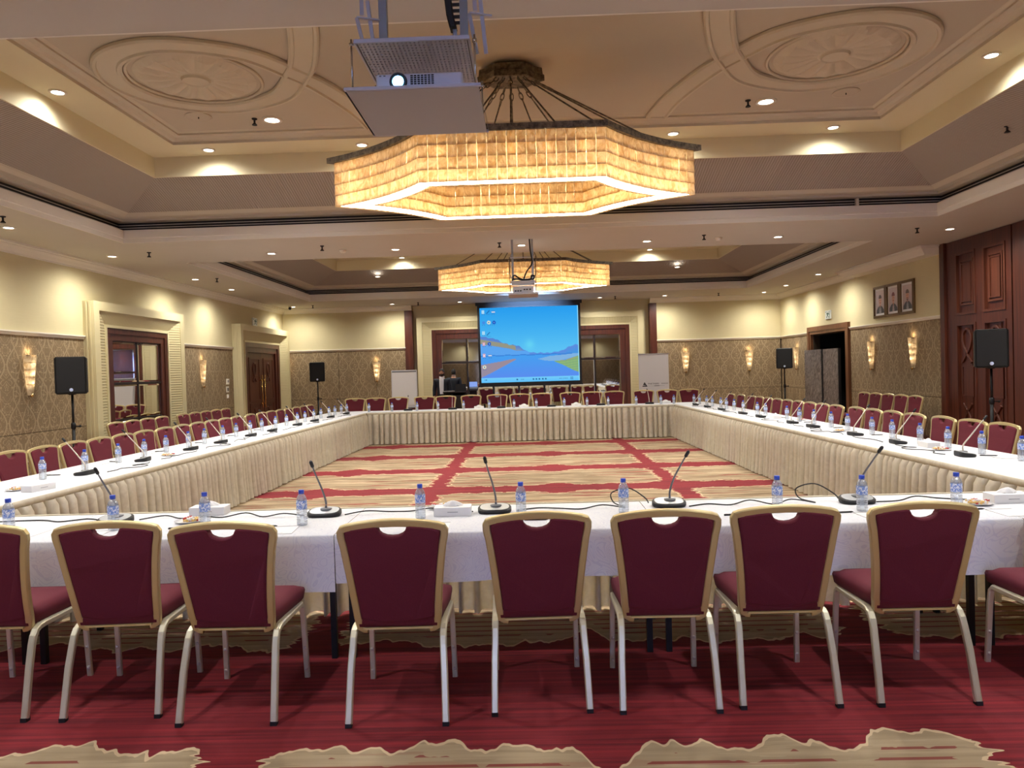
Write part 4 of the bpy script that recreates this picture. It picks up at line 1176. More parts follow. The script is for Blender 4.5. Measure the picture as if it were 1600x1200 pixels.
# ------------------------------------------------------------------ loudspeakers
def make_speaker():
    root = thing('loudspeaker', 'speaker', 'loudspeaker')
    b = MB(); b.rbox((-0.215, -0.16, 0.0), (0.215, 0.18, 0.57), 0.035); b.build('cabinet', M['black'], root)
    b = MB(); b.rbox((-0.205, -0.172, 0.012), (0.205, -0.155, 0.558), 0.02); b.build('front_grille', M['grille'], root)
    b = MB(); b.lathe([(0.024, -0.178), (0.028, -0.17)], 16, c=(0, 0, 0.065), ax=1); b.build('badge', M['silver'], root)
    return Proto(root)
def make_stand():
    root = thing('speaker_stand', 'stand', 'stand')
    b = MB(); b.tube([(0, 0, 0.12), (0, 0, 1.0)], 0.024, 10); b.tube([(0, 0, 0.9), (0, 0, 1.475)], 0.018, 10); b.build('pole', M['blackmetal'], root)
    b = MB(); b.lathe([(0.03, 0.94), (0.034, 0.95), (0.034, 1.02), (0.022, 1.04)], 12); b.tube([(0.03, 0, 0.98), (0.085, 0, 0.98)], 0.010, 6); b.sphere((0.09, 0, 0.98), 0.02, 8, 6); b.build('collar', M['blackmetal'], root)
    b = MB(); b.lathe([(0.034, 0.50), (0.034, 0.58)], 12); b.build('slider', M['blackmetal'], root)
    b = MB(); b.lathe([(0.045, 1.465), (0.06, 1.478)], 12); b.build('top_plate', M['blackmetal'], root)
    for k in range(3):
        t = 2*PI*k/3 + 0.5; c, s = math.cos(t), math.sin(t)
        b = MB(); b.tube([(0.03*c, 0.03*s, 0.56), (0.30*c, 0.30*s, 0.018)], 0.013, 8); leg = b.build('leg', M['blackmetal'], root)
        b = MB(); b.lathe([(0.02, 0.0), (0.022, 0.03)], 8, c=(0.30*c, 0.30*s, 0)); b.build('rubber_foot', M['rubber'], leg)
        b = MB(); b.tube([(0.02*c, 0.02*s, 0.22), (0.17*c, 0.17*s, 0.27)], 0.007, 6); b.build('brace', M['blackmetal'], leg)
    return Proto(root)
spk, stand = make_speaker(), make_stand()
for x, y, rz, t in ((-7.02, 11.15, -0.35, 'by the near left wall sconce'), (-6.21, 21.5, -0.2, 'before the back wall, left end'), (7.2, 20.9, 0.25, 'in the far right corner'), (6.84, 11.05, 0.3, 'before the carved wood partition')):
    rz = -0.9*math.atan2(x, y)
    stand.place((x, y, 0), rz, 'black tripod speaker stand ' + t, 'speaker stands')
    spk.place((x, y, 1.478), rz, 'black loudspeaker with round badge ' + t, 'loudspeakers on stands')

# ------------------------------------------------------------------ flip chart, banner, lectern
fc = thing('flip_chart', 'white flip chart on dark easel before the back wall', 'flip chart', (-3.52, 20.7, 0), 0.12)
b = MB(); b.loft([[(-0.36, -0.02, 0.68), (0.36, -0.02, 0.68), (0.36, 0.01, 0.68), (-0.36, 0.01, 0.68)], [(-0.36, 0.10, 1.74), (0.36, 0.10, 1.74), (0.36, 0.13, 1.74), (-0.36, 0.13, 1.74)]], True, True); b.build('board', M['board'], fc)
b = MB()
for k in range(4): b.loft([[(-0.335, -0.026-0.002*k, 0.74+0.01*k), (0.335, -0.026-0.002*k, 0.74+0.01*k)], [(-0.335, 0.078-0.002*k, 1.69), (0.335, 0.078-0.002*k, 1.69)]], closed=False)
b.build('paper_pad', M['paper'], fc)
b = MB(); b.box((-0.34, 0.065, 1.68), (0.34, 0.105, 1.715)); b.build('pad_clip', M['grey'], fc)
for p, q in (((-0.33, 0.02, 0.9), (-0.42, -0.12, 0.01)), ((0.33, 0.02, 0.9), (0.42, -0.12, 0.01)), ((0.0, 0.13, 1.6), (0.0, 0.75, 0.01))):
    b = MB(); b.tube([p, q], 0.014, 8); b.build('leg', M['blackmetal'], fc)
b = MB(); b.box((-0.3, -0.06, 0.66), (0.3, -0.02, 0.68)); b.build('pen_tray', M['blackmetal'], fc)

def text_mesh(txt, size, name, m_, parent, loc, rot, spacing=1.0, depth=0.0015):
    cu = bpy.data.curves.new(name, 'FONT'); cu.body = txt; cu.size = size; cu.extrude = depth; cu.space_character = spacing
    tmp = bpy.data.objects.new('lettering_source', cu); COL.objects.link(tmp)
    dg = bpy.context.evaluated_depsgraph_get()
    me = bpy.data.meshes.new_from_object(tmp.evaluated_get(dg)); me.name = name
    bpy.data.objects.remove(tmp); bpy.data.curves.remove(cu)
    me.materials.clear(); me.materials.append(M[m_])
    o = bpy.data.objects.new(name, me); COL.objects.link(o); o.parent = parent; o.location = loc; o.rotation_euler = rot
    return o
bn = thing('rollup_banner', 'white roll-up banner with dark triangle emblem beside back mirror', 'banner', (3.53, 20.9, 0))
b = MB(); b.box((-0.425, -0.002, 0.08), (0.425, 0.002, 1.99)); b.build('printed_sheet', M['board'], bn)
b = MB(); b.box((-0.435, -0.015, 1.985), (0.435, 0.015, 2.01)); b.build('top_rail', M['silver'], bn)
b = MB(); b.rbox((-0.44, -0.10, 0.0), (0.44, 0.10, 0.09), 0.02); b.build('base_cassette', M['silver'], bn)
b = MB(); b.tube([(0, 0.02, 0.08), (0, 0.02, 1.99)], 0.01, 8); b.build('support_pole', M['steel'], bn)
b = MB()
def tri(pts): b.loft([[(x, -0.0035, z) for x, z in pts], [(x, -0.0022, z) for x, z in pts]], True, True)
z0 = 1.075
tri([(-0.33, z0), (-0.20, z0), (-0.215, z0+0.03), (-0.315, z0+0.03)])
tri([(-0.31, z0+0.045), (-0.275, z0+0.045), (-0.25, z0+0.095), (-0.268, z0+0.125)])
tri([(-0.262, z0+0.13), (-0.18, z0), (-0.215, z0+0.002), (-0.275, z0+0.105)])
tri([(-0.262, z0+0.075), (-0.235, z0+0.04), (-0.28, z0+0.04)])
b.build('emblem', M['ink'], bn)
text_mesh('PARTNERS', 0.062, 'lettering', 'ink', bn, (-0.165, -0.003, z0+0.058), (PI/2, 0, 0), 1.08)
b = MB()
for k in range(7): b.box((0.21 + 0.028*k, -0.0035, z0+0.06), (0.228 + 0.028*k, -0.0022, z0+0.10))
for k in range(13): b.box((-0.165 + 0.036*k, -0.0035, z0+0.012), (-0.138 + 0.036*k, -0.0022, z0+0.024))
b.build('faint_lettering', M['lgrey'], bn)
b = MB(); b.box((0.01, -0.0036, z0+0.010), (0.155, -0.0022, z0+0.025)); b.build('tagline', M['ink'], bn)

lt = thing('lectern', 'dark wooden lectern in front of the standing man', 'lectern', (-2.08, 20.75, 0))
b = MB(); b.rbox((-0.28, -0.22, 0.04), (0.28, 0.18, 1.0), 0.01); b.build('body', M['tripodred'], lt)
b = MB(); b.box((-0.31, -0.25, 0.0), (0.31, 0.21, 0.045)); b.build('plinth', M['tripodred'], lt)
b = MB(); b.loft([[(-0.33, -0.26, 1.07), (0.33, -0.26, 1.07), (0.33, 0.22, 0.99), (-0.33, 0.22, 0.99)], [(-0.33, -0.26, 1.10), (0.33, -0.26, 1.10), (0.33, 0.22, 1.02), (-0.33, 0.22, 1.02)]], True, True); b.build('reading_desk', M['tripodred'], lt)
b = MB(); b.frame(-0.2, 0.2, 0.2, 0.9, 0.03, 0.0, 0.012)
for i, v in enumerate(b.v): b.v[i] = (v[0], -0.22 - v[1], v[2])
b.build('front_panel', M['tripodred'], lt)
pp = thing('paper_stack', 'white papers lying on top of the dark lectern', 'papers', (-2.25, 20.58, 1.096), 0.1)
b = MB()
for k in range(4): b.box((-0.15+0.006*k, -0.08, 0.004*k), (0.15+0.004*k, 0.06, 0.004*k+0.003))
b.build('sheets', M['paper'], pp); pp.rotation_euler = (-0.166, 0, 0.1)
lp = thing('laptop', 'open laptop on the lectern facing the standing man', 'laptop', (-1.92, 20.72, 1.073), PI)
lp.rotation_euler = (0.166, 0, PI)
b = MB(); b.rbox((-0.15, -0.11, 0.0), (0.15, 0.09, 0.016), 0.004); b.build('keyboard_deck', M['grey'], lp)
b = MB(); b.loft([[(-0.15, 0.085, 0.014), (0.15, 0.085, 0.014), (0.15, 0.095, 0.014), (-0.15, 0.095, 0.014)], [(-0.15, 0.135, 0.21), (0.15, 0.135, 0.21), (0.15, 0.145, 0.21), (-0.15, 0.145, 0.21)]], True, True); lid = b.build('lid', M['black'], lp)
b = MB(); b.poly([(-0.14, 0.0875, 0.03), (0.14, 0.0875, 0.03), (0.14, 0.131, 0.20), (-0.14, 0.131, 0.20)]); b.build('display', M['laptop'], lid)

# ------------------------------------------------------------------ tables, cloths and skirts
ZT = 0.75
def make_table():
    root = thing('folding_table', 'table', 'table')
    b = MB(); b.box((-0.905, -0.38, 0.715), (0.905, 0.38, 0.742)); b.build('tabletop', M['ply'], root)
    for x in (-0.86, 0.86):
        for y in (-0.26, 0.30):
            b = MB(); b.box((x-0.016, y-0.016, 0.0), (x+0.016, y+0.016, 0.715)); b.build('leg', M['blackmetal'], root)
    b = MB(); b.box((-0.87, -0.33, 0.68), (0.87, -0.31, 0.715)); b.box((-0.87, 0.33, 0.68), (0.87, 0.35, 0.715)); b.build('apron', M['blackmetal'], root)
    return Proto(root)
table = make_table()
FX = [-4.78, -2.95, -1.12, 0.71, 2.54, 4.37]
T_F = lambda s, q, z: (s, 4.90 - q, z)
IL = lambda s: -3.945 + 0.0086*(s - 5.4)      # inner table edges: the runs close in slightly towards the far end
IR = lambda s: 3.54 - 0.0137*(s - 5.4)
T_L = lambda s, q, z: (IL(s) - q, s, z)
T_R = lambda s, q, z: (IR(s) + q, s, z)
T_B = lambda s, q, z: (s, 17.10 + q, z)
for i in range(5):
    table.place(((FX[i]+FX[i+1])/2, 4.50, 0), 0, 'black-legged folding table under the front cloth, %s from the left' % ORD[i], 'front tables')
for i in range(7):
    y = 5.85 + 1.83*i
    for x, a, t in ((IL(y) - 0.46, -0.0086, 'left'), (IR(y) + 0.42, 0.0137, 'right')):
        table.place((x, y, 0), PI/2 + a, 'folding table hidden under %s run of cloth, %s from camera' % (t, ORD[i]), '%s tables' % t)
for i in range(3):
    table.place((-2.60 + 2.37*i, 17.52, 0), 0, 'folding table hidden under the back cloth, %s from the left' % ORD[i], 'back tables')

def cloth(name, T, s0, s1, width, hem, label, group, n=44, seed=0, wave=0.012):
    rr = random.Random(seed); ph = [rr.uniform(0, 6.28) for _ in range(4)]
    b = MB(T); rows = []
    for k in range(n+1):
        s = s0 + (s1-s0)*k/n
        e = 0.004 + 0.0015*math.sin(s*5 + ph[0])
        wv = wave*(math.sin(s*7.3 + ph[1]) + 0.6*math.sin(s*15.1 + ph[2]))
        hz = hem + 0.010*math.sin(s*3.1 + ph[3])
        prof = [(0.0, ZT-0.006), (0.004, ZT), (width*0.33, ZT), (width*0.66, ZT), (width-0.008, ZT), (width+0.004, ZT-0.008)]
        for j in range(1, 7):
            t = j/6; prof.append((width + 0.006 + wv*t*0.7, ZT - 0.008 + (hz - ZT)*t))
        rows.append([b.pt((s, q, z)) for q, z in prof])
    for r0, r1 in zip(rows, rows[1:]):
        for j in range(len(r0)-1): b.face((r0[j], r0[j+1], r1[j+1], r1[j]), True)
    o = b.build(name, M['cloth'])
    return tag(o, label, 'tablecloth', group)
hems = [0.44, 0.445, 0.485, 0.465, 0.70]
CX = FX[:4] + [2.70, 4.37]
for i in range(5):
    cloth('tablecloth', T_F, CX[i]+0.002, CX[i+1]-0.002, 0.80, hems[i], 'white swirl-patterned cloth on the front tables, %s from the left' % ORD[i], 'front tablecloths', seed=i)
for k in range(4):
    sL = 4.905 + 3.3*k
    cloth('tablecloth', T_L, sL, min(sL + 3.296, 17.97), 1.00, 0.56, 'white cloth along the left tables, %s length from the camera' % ORD[k], 'left tablecloths', seed=20+k)
    cloth('tablecloth', T_R, sL, min(sL + 3.296, 17.97), 0.88, 0.56, 'white cloth along the right tables, %s length from the camera' % ORD[k], 'right tablecloths', seed=30+k)
for k in range(2):
    cloth('tablecloth', T_B, -3.825 + 3.598*k, -3.825 + 3.598*k + 3.594, 0.84, 0.55, 'white cloth along the back tables, %s half' % ('left', 'right')[k], 'back tablecloths', seed=40+k)

def skirt(T, s0, s1, label, seed, pitch=0.128, sign=-1):
    rr = random.Random(seed)
    root = thing('table_skirt', label, 'table skirt', (0, 0, 0), 0, 'pleated beige table skirts')
    b = MB(T); n = max(2, round((s1-s0)/pitch)); cols = []
    s = s0; widths = [rr.uniform(0.7, 1.35) for _ in range(n)]; k_ = (s1-s0)/sum(widths)
    for i in range(n):
        wd = widths[i]*k_; amp = rr.uniform(0.070, 0.095); lean = rr.uniform(-0.02, 0.02)
        for t, f in ((0.0, 0.0), (0.15, 0.03), (0.20, 0.72), (0.31, 1.0), (0.55, 1.1), (0.79, 1.0), (0.93, 0.72), (0.97, 0.1)):
            cols.append((s + wd*t, amp*f, lean))
        s += wd
    cols.append((s1, 0.0, 0.0))
    Z = [(0.708, 0.45), (0.66, 0.8), (0.50, 0.95), (0.30, 1.05), (0.12, 1.2), (0.018, 1.3)]
    rows = []
    for c, o, lean in cols:
        rows.append([b.pt((min(max(c + lean*(0.7-z)/0.7, s0), s1), sign*(0.012 + o*f), z)) for z, f in Z])
    for r0, r1 in zip(rows, rows[1:]):
        for j in range(len(Z)-1): b.face((r0[j], r0[j+1], r1[j+1], r1[j]), True)
    b.build('pleats', M['skirt'], root)
    b = MB(T); m_ = max(4, int((s1-s0)/0.06)); rows = []
    for i in range(m_+1):
        c = s0 + (s1-s0)*i/m_; w_ = 0.003*math.sin(i*1.9) + 0.002*math.sin(i*0.7)
        rows.append([b.pt((c, sign*q, z)) for q, z in ((0.004, 0.753), (0.026+w_, 0.755), (0.034+w_, 0.73), (0.030+w_, 0.702), (0.010, 0.695))])
    for r0, r1 in zip(rows, rows[1:]):
        for j in range(4): b.face((r0[j], r0[j+1], r1[j+1], r1[j]), True)
    b.build('gathered_heading', M['skirt'], root)
    return root
skirt(T_F, -3.93, 3.53, 'beige pleated skirt on the inner side of the front tables', 1)
T_O = lambda s, q, z: (s, 4.085 + q, z)
skirt(T_O, 2.71, 4.36, 'beige pleated skirt on the outer side at the right front corner', 11)
skirt(T_L, 4.96, 9.0, 'beige pleated skirt along the left tables, nearest length', 2)
skirt(T_L, 9.003, 13.1, 'beige pleated skirt along the left tables, middle length', 3)
skirt(T_L, 13.103, 17.04, 'beige pleated skirt along the left tables, farthest length', 4)
skirt(T_R, 4.96, 8.2, 'beige pleated skirt along the right tables, nearest length', 5)
skirt(T_R, 8.203, 12.6, 'beige pleated skirt along the right tables, middle length', 6)
skirt(T_R, 12.603, 17.04, 'beige pleated skirt along the right tables, farthest length', 7)
skirt(T_B, -3.80, -0.2, 'beige pleated skirt on the back tables, left half', 8)
skirt(T_B, -0.197, 3.34, 'beige pleated skirt on the back tables, right half', 9)

# ------------------------------------------------------------------ chairs
def chair_mesh_parts(detail):
    root = thing('banquet_chair', 'chair', 'chair')
    # seat cushion
    b = MB(); NX, NY = 10, 9; top = []; bot = []
    for j in range(NY+1):
        v = j/NY; y = 0.105 + 0.455*v; hw = 0.195 + 0.025*v
        for i in range(NX+1):
            u = i/NX*2 - 1; vv = v*2 - 1
            e = max(abs(u), abs(vv)); e4 = e**6
            r = 1 - 0.02*e4
            cx = u*hw
            if abs(u) > 0.9 and abs(vv) > 0.9: cx *= 0.97
            top.append((cx, y, 0.525 - 0.022*e4 - 0.012*(abs(vv)**4 if vv > 0 else 0) + 0.004*(1-e))); bot.append((cx*0.985, y + 0.002*(0.5-v), 0.432))
    T_ = [b.pt(p) for p in top]; B_ = [b.pt(p) for p in bot]; W = NX+1
    for j in range(NY):
        for i in range(NX):
            b.face((T_[j*W+i], T_[j*W+i+1], T_[(j+1)*W+i+1], T_[(j+1)*W+i]), True); b.face((B_[j*W+i], B_[(j+1)*W+i], B_[(j+1)*W+i+1], B_[j*W+i+1]), True)
    per = [i for i in range(NX)] + [j*W+NX for j in range(NY)] + [NY*W+i for i in range(NX, 0, -1)] + [j*W for j in range(NY, 0, -1)]
    mid = [b.pt((top[k][0]*1.02, top[k][1] + (0.006 if top[k][1] > 0.5 else 0), 0.475)) for k in per]
    for q in range(len(per)):
        q2 = (q+1) % len(per)
        b.face((B_[per[q]], B_[per[q2]], mid[q2], mid[q]), True); b.face((mid[q], mid[q2], T_[per[q2]], T_[per[q]]), True)
    b.build('seat', M['maroon'], root)
    # back: local plane leaning backwards; map (x, h) -> 3D, h from 0 (bottom) to 1 (top)
    def BP(x, h, d=0.0):
        y = 0.125 - 0.10*h - 0.012*math.sin(PI*h); return (x, y + d, 0.432 + 0.505*h)
    def halfw(h): return 0.190 + 0.045*h**1.5 + 0.012*h
    path = []
    for k in range(9): path.append((-halfw(k/10), k/10))
    path += [(-0.243, 0.90), (-0.244, 0.945), (-0.236, 0.972), (-0.215, 0.985)]
    for k in range(1, 8): x = -0.215 + 0.43*k/8; path.append((x, 0.985 + 0.040*(1 - (x/0.215)**2)))
    path += [(-p[0], p[1]) for p in path[:13][::-1]]
    bot_ = [(0.178, -0.015), (0.10, -0.018), (-0.10, -0.018), (-0.178, -0.015)]
    path = [(-0.150, -0.032), (-0.168, -0.028), (-0.184, -0.012)] + path[1:] ; path = path + [(-p[0], p[1]) for p in path[:3][::-1]]
    path = [p for i, p in enumerate(path) if not (i == len(path)-4 and abs(p[1]) < 1e-6)]
    b = MB(); b.tube([BP(*p) for p in path], 0.015, 8, rect=(0.036, 0.030), up=(0, 1, 0.2))
    b.build('back_frame', M['gold'], root)
    # upholstered panel with the scooped hand hold
    out = [(-0.09, 0.035), (-halfw(0.07)+0.014, 0.075)] + [(-halfw(h)+0.014, h) for h in (0.15, 0.3, 0.45, 0.6, 0.75, 0.88)] + [(-0.226, 0.955)]
    arch = [(x, 0.975 + 0.036*(1 - (x/0.215)**2)) for x in (-0.20, -0.14, -0.085)]
    scoop = [(0.068*math.cos(PI - PI*k/8), 0.985 - 0.085*math.sin(PI*k/8)) for k in range(9)]
    o2 = out + arch + scoop + [(-p[0], p[1]) for p in (out + arch)[::-1]]
    b = MB()
    n = len(o2)
    cen = [(0.0, h) for h in (0.25, 0.55, 0.75)]
    for dd, sgn in ((-0.010, -1), (0.018, 1)):
        cx, ch = 0.0, 0.5
        ring0 = [b.pt(BP(x, h, dd)) for x, h in o2]
        ring1 = [b.pt(BP(x*0.93, 0.5 + (h-0.5)*0.94, dd + sgn*0.008)) for x, h in o2]
        for k in range(n):
            k2 = (k+1) % n; b.face((ring0[k], ring0[k2], ring1[k2], ring1[k]), True)
        b.face(ring1)
        if sgn < 0: first = ring0
        else:
            for k in range(n):
                k2 = (k+1) % n; b.face((first[k], first[k2], ring0[k2], ring0[k]))
    b.build('backrest', M['maroon'], root)
    for sx in (-1, 1):
        b = MB(); P = [(sx*0.2275, 0.0, 0.014), (sx*0.222, 0.052, 0.24), (sx*0.2165, 0.085, 0.345), (sx*0.2155, 0.100, 0.382), (sx*0.2145, 0.120, 0.406), (sx*0.2138, 0.145, 0.417), (sx*0.213, 0.18, 0.420), (sx*0.213, 0.49, 0.418)]
        b.tube(P, 0.013, 8, rect=(0.028, 0.032), up=(1, 0, 0)); leg = b.build('leg', M['gold_lit'], root)
        if detail:
            b = MB(); b.box((sx*0.2275-0.015, -0.016, 0.0), (sx*0.2275+0.015, 0.016, 0.02)); b.build('rubber_foot', M['rubber'], leg)
        b = MB(); P = [(sx*0.213, 0.46, 0.419), (sx*0.213, 0.495, 0.416), (sx*0.214, 0.515, 0.395), (sx*0.217, 0.523, 0.33), (sx*0.222, 0.545, 0.0)]
        b.tube(P, 0.012, 8, rect=(0.022, 0.028), up=(1, 0, 0)); leg = b.build('leg', M['gold_lit'], root)
        if detail:
            for z in (0.05, 0.17):
                b = MB(); ys_ = 0.534 - 0.022*z/0.33; b.lathe([(0.004, ys_ - 0.007), (0.009, ys_ - 0.003), (0.009, ys_ + 0.001)], 8, c=(sx*(0.222-0.005*z/0.33), 0, z), ax=1); b.build('stacking_stud', M['stud'], leg)
    b = MB(); b.box((-0.165, 0.098, 0.421), (0.165, 0.112, 0.430)); b.build('seat_rail', M['gold'], root)
    b = MB(); b.box((-0.205, 0.49, 0.42), (0.205, 0.505, 0.434)); b.build('seat_rail', M['gold'], root)
    return Proto(root)
chair_d = chair_mesh_parts(True); chair = chair_mesh_parts(False)
def relax(v, gap):
    v = sorted(v)
    for _ in range(60):
        for i in range(len(v)-1):
            d = v[i+1]-v[i]
            if d < gap:
                v[i] -= (gap-d)/2; v[i+1] += (gap-d)/2
    return v
front = [(-2.735, 3.51, 0.0), (-2.085, 3.515, 0.06), (-1.48, 3.43, 0.0), (-0.66, 3.395, 0.01), (0.02, 3.49, 0.04), (0.63, 3.475, -0.01), (1.205, 3.505, 0.0), (1.855, 3.505, 0.0), (2.655, 3.46, 0.0)]
for i, (x, y, r) in enumerate(front):
    t = 'maroon gold-framed banquet chair seen from behind, %s along the front' % ORD[i] if 0 < i < 8 else ('maroon banquet chair cut off at the left edge of the front row' if i == 0 else 'maroon banquet chair at the right edge, only its seat showing')
    chair_d.place((x, y, 0), r, t, 'chairs along the front tables')
LC = relax([7.51,8.06,8.56,9.01,9.51,10.06,10.71,11.19,11.69,12.22,12.80,13.23,13.91,14.59,15.12,15.57,16.05,16.51,17.05,17.62], 0.525)
for i, y in enumerate([6.5] + LC):
    x = IL(y) - 1.495
    chair.place((x, y, 0), -PI/2 + R.uniform(-0.025, 0.025), 'maroon banquet chair at the left tables, %s from the near end' % ORD[i], 'chairs along the left tables')
RC = relax([7.67,8.18,8.74,9.37,9.92,10.46,10.93,11.72,12.27,12.79,13.24,13.73,14.32,14.71,15.10,15.75,16.58,17.35], 0.525)
for i, y in enumerate(RC):
    x = IR(y) + 1.385
    chair.place((x, y, 0), PI/2 + R.uniform(-0.025, 0.025), 'maroon banquet chair at the right tables, %s from the near end' % ORD[i], 'chairs along the right tables')
BC = [-4.61,-4.07,-3.46,-2.76,-2.22,-1.54,-0.85,-0.26,0.33,1.07,1.65,2.22,3.00,3.61,4.17]
for i, x in enumerate(relax(BC, 0.56)):
    chair.place((x, 19.42 + R.uniform(-0.05, 0.05), 0), PI + R.uniform(-0.05, 0.05), 'maroon banquet chair behind the back tables, %s from the left' % ORD[i], 'chairs along the back tables', 1.07)
for i, y in enumerate(relax([12.43,12.92,13.35,13.84], 0.525)):
    chair.place((-7.08, y, 0), -PI/2, 'spare maroon chair before the mirrored doorway, %s from the camera' % ORD[i], 'spare chairs by the left wall')
for i, y in enumerate(relax([14.88,15.33,15.85,16.34,16.79], 0.525)):
    chair.place((-7.08, y, 0), -PI/2, 'spare maroon chair between the left doors, %s from the camera' % ORD[i], 'spare chairs by the left wall')
for i, y in enumerate(relax([15.89,15.43,14.91,14.40,13.92], 0.525)):
    chair.place((7.22, y, 0), PI/2, 'spare maroon chair against right damask wall, %s from the camera' % ORD[i], 'spare chairs by the right wall')

# ------------------------------------------------------------------ things on the tables
def make_bottle():
    root = thing('water_bottle', 'bottle', 'bottle')
    b = MB(); r = 0.0315
    prof = [(0.022, 0.004), (0.029, 0.0), (r, 0.008), (r, 0.02)]
    for k in range(5): z = 0.026 + 0.013*k; prof += [(r, z), (r-0.0022, z+0.004), (r, z+0.008)]
    prof += [(r, 0.098), (r-0.0008, 0.10), (r-0.0008, 0.148), (r, 0.15), (0.030, 0.160), (0.0255, 0.172), (0.019, 0.182), (0.0145, 0.188), (0.0135, 0.194)]
    b.lathe(prof, 18); b.build('body', M['bottle'], root)
    b = MB(); b.lathe([(r+0.0004, 0.099), (r+0.0004, 0.150)], 18, cap=False); b.build('label', M['label'], root)
    b = MB(); b.lathe([(0.0165, 0.190), (0.0165, 0.2105), (0.015, 0.213)], 16); b.build('cap', M['cap'], root)
    return Proto(root)
bottle = make_bottle()
def bottles(pts, where, group):
    for i, (x, y) in enumerate(pts):
        bottle.place((x, y, ZT), R.uniform(0, 6.28), where % ORD[i], group)
FB = [(-3.15,4.34),(-2.53,4.37),(-1.98,4.39),(-1.39,4.39),(-0.69,4.50),(-0.07,4.48),(0.56,4.52),(1.48,4.47),(1.96,4.41),(2.52,4.42)]
LB = [(-4.58,6.78),(-4.57,7.42),(-4.56,8.02),(-4.55,8.55),(-4.54,9.05),(-4.53,9.63),(-4.52,10.09),(-4.51,10.68),(-4.50,11.15),(-4.49,11.69),(-4.48,12.18),(-4.46,12.79),(-4.45,13.34),(-4.44,13.94),(-4.43,14.39),(-4.42,14.95),(-4.41,15.43),(-4.40,16.03),(-4.39,16.48),(-4.38,17.00),(-4.37,17.48)]
RB = [(3.87,17.41),(3.88,16.89),(3.90,16.29),(3.91,15.83),(3.93,15.22),(3.94,14.82),(3.95,14.31),(3.97,13.77),(3.99,12.99),(4.00,12.58),(4.03,11.63),(4.04,11.12),(4.05,10.59),(4.07,10.04),(4.08,9.55),(4.10,8.92),(4.11,8.45),(4.13,7.89),(4.14,7.39),(4.15,6.86),(4.17,6.34)][::-1]
BB = [(-3.83,17.45),(-3.28,17.45),(-2.68,17.45),(-2.18,17.45),(-1.57,17.45),(-0.96,17.45),(-0.37,17.45),(0.16,17.45),(0.82,17.45),(1.36,17.45),(1.86,17.45),(2.52,17.45),(3.10,17.45),(3.40,17.42)]
bottles(FB, 'blue-capped water bottle on the front tables, %s from the left', 'bottles on the front tables')
bottles(LB, 'blue-capped water bottle on the left tables, %s from the camera', 'bottles on the left tables')
bottles(RB, 'blue-capped water bottle on the right tables, %s from the camera', 'bottles on the right tables')
bottles(BB, 'blue-capped water bottle on the back tables, %s from the left', 'bottles on the back tables')

def make_mic(pale, lean, side=0.0):  # pale picks the neck colour that has light painted in
    root = thing('conference_microphone', 'mic', 'microphone')
    def oval(w_, d_, y0, z, n=28, p=0.55):
        out = []
        for k in range(n):
            t = 2*PI*k/n; c, s = math.cos(t), math.sin(t)
            out.append((w_*abs(c)**p*(1 if c > 0 else -1), y0 + d_*abs(s)**0.75*(1 if s > 0 else -1), z if not callable(z) else z(s)))
        return out
    b = MB(); b.loft([oval(0.100, 0.066, 0, 0.0), oval(0.106, 0.072, 0, 0.010), oval(0.106, 0.072, 0, lambda s: 0.030 + 0.012*s), oval(0.100, 0.066, 0, lambda s: 0.036 + 0.012*s)], True, True); b.build('base', M['black'], root)
    b = MB(); b.loft([oval(0.092, 0.058, 0, lambda s: 0.0365 + 0.0107*s), oval(0.091, 0.057, 0, lambda s: 0.0385 + 0.0105*s)], True, True); b.build('top_plate', M['silver'], root)
    b = MB(); b.lathe([(0.036, 0.036), (0.036, 0.046), (0.018, 0.050)], 20, c=(0.008, 0.012, 0)); b.build('neck_socket', M['grey'], root)
    b = MB(); P = catmull([(0.008, 0.012, 0.046), (0.008 + side*0.03, 0.010, 0.10), (0.004 + side*0.3, -lean*0.35, 0.19), (side*0.75, -lean*0.75, 0.275), (side, -lean, 0.325)], 5)
    b.tube(P, [0.0075 - 0.003*k/len(P) for k in range(len(P))], 7); neck = b.build('gooseneck', M['neck_lit' if pale else 'neck'], root)
    A, B = P[-1], P[-1] + (P[-1]-P[-4]).normalized()*0.05
    b = MB(); b.tube([A, A.lerp(B, 0.15), A.lerp(B, 0.8), B], [0.007, 0.011, 0.011, 0.006], 10); b.build('capsule', M['neck_lit' if pale == 2 else 'black'], neck)
    return Proto(root)
mic_l, mic_r = make_mic(False, 0.10, -0.04), make_mic(False, 0.10, 0.09)
mic_w = make_mic(1, 0.17, 0.02)
FM = [(-2.65,4.60,0,'l'), (-1.33,4.66,0.05,'l'), (-0.24,4.64,0,'l'), (0.87,4.70,0,'r'), (2.04,4.66,0,'r')]
for i, (x, y, r, k) in enumerate(FM):
    (mic_l if k == 'l' else mic_r).place((x, y, ZT), r, 'gooseneck microphone with silver-topped base on front tables, %s from left' % ORD[i], 'microphones on the front tables')
LM = [7.07,8.13,9.27,10.16,11.24,12.15,13.44,14.48,15.62,16.9]
for i, y in enumerate(LM):
    mic_w.place((-4.36 + 0.012*(y-7), y, ZT), -PI/2 + R.uniform(-0.15, 0.15), 'gooseneck microphone with pale lit-toned neck on the left tables, %s from the camera' % ORD[i], 'microphones on the left tables')
RM = [6.74,7.90,8.88,10.12,10.86,12.25,13.2,14.55,15.6,16.6]
for i, y in enumerate(RM):
    mic_w.place((3.92 - 0.02*(y-7), y, ZT), PI/2 + R.uniform(-0.15, 0.15), 'gooseneck microphone with pale lit-toned neck on the right tables, %s from the camera' % ORD[i], 'microphones on the right tables')
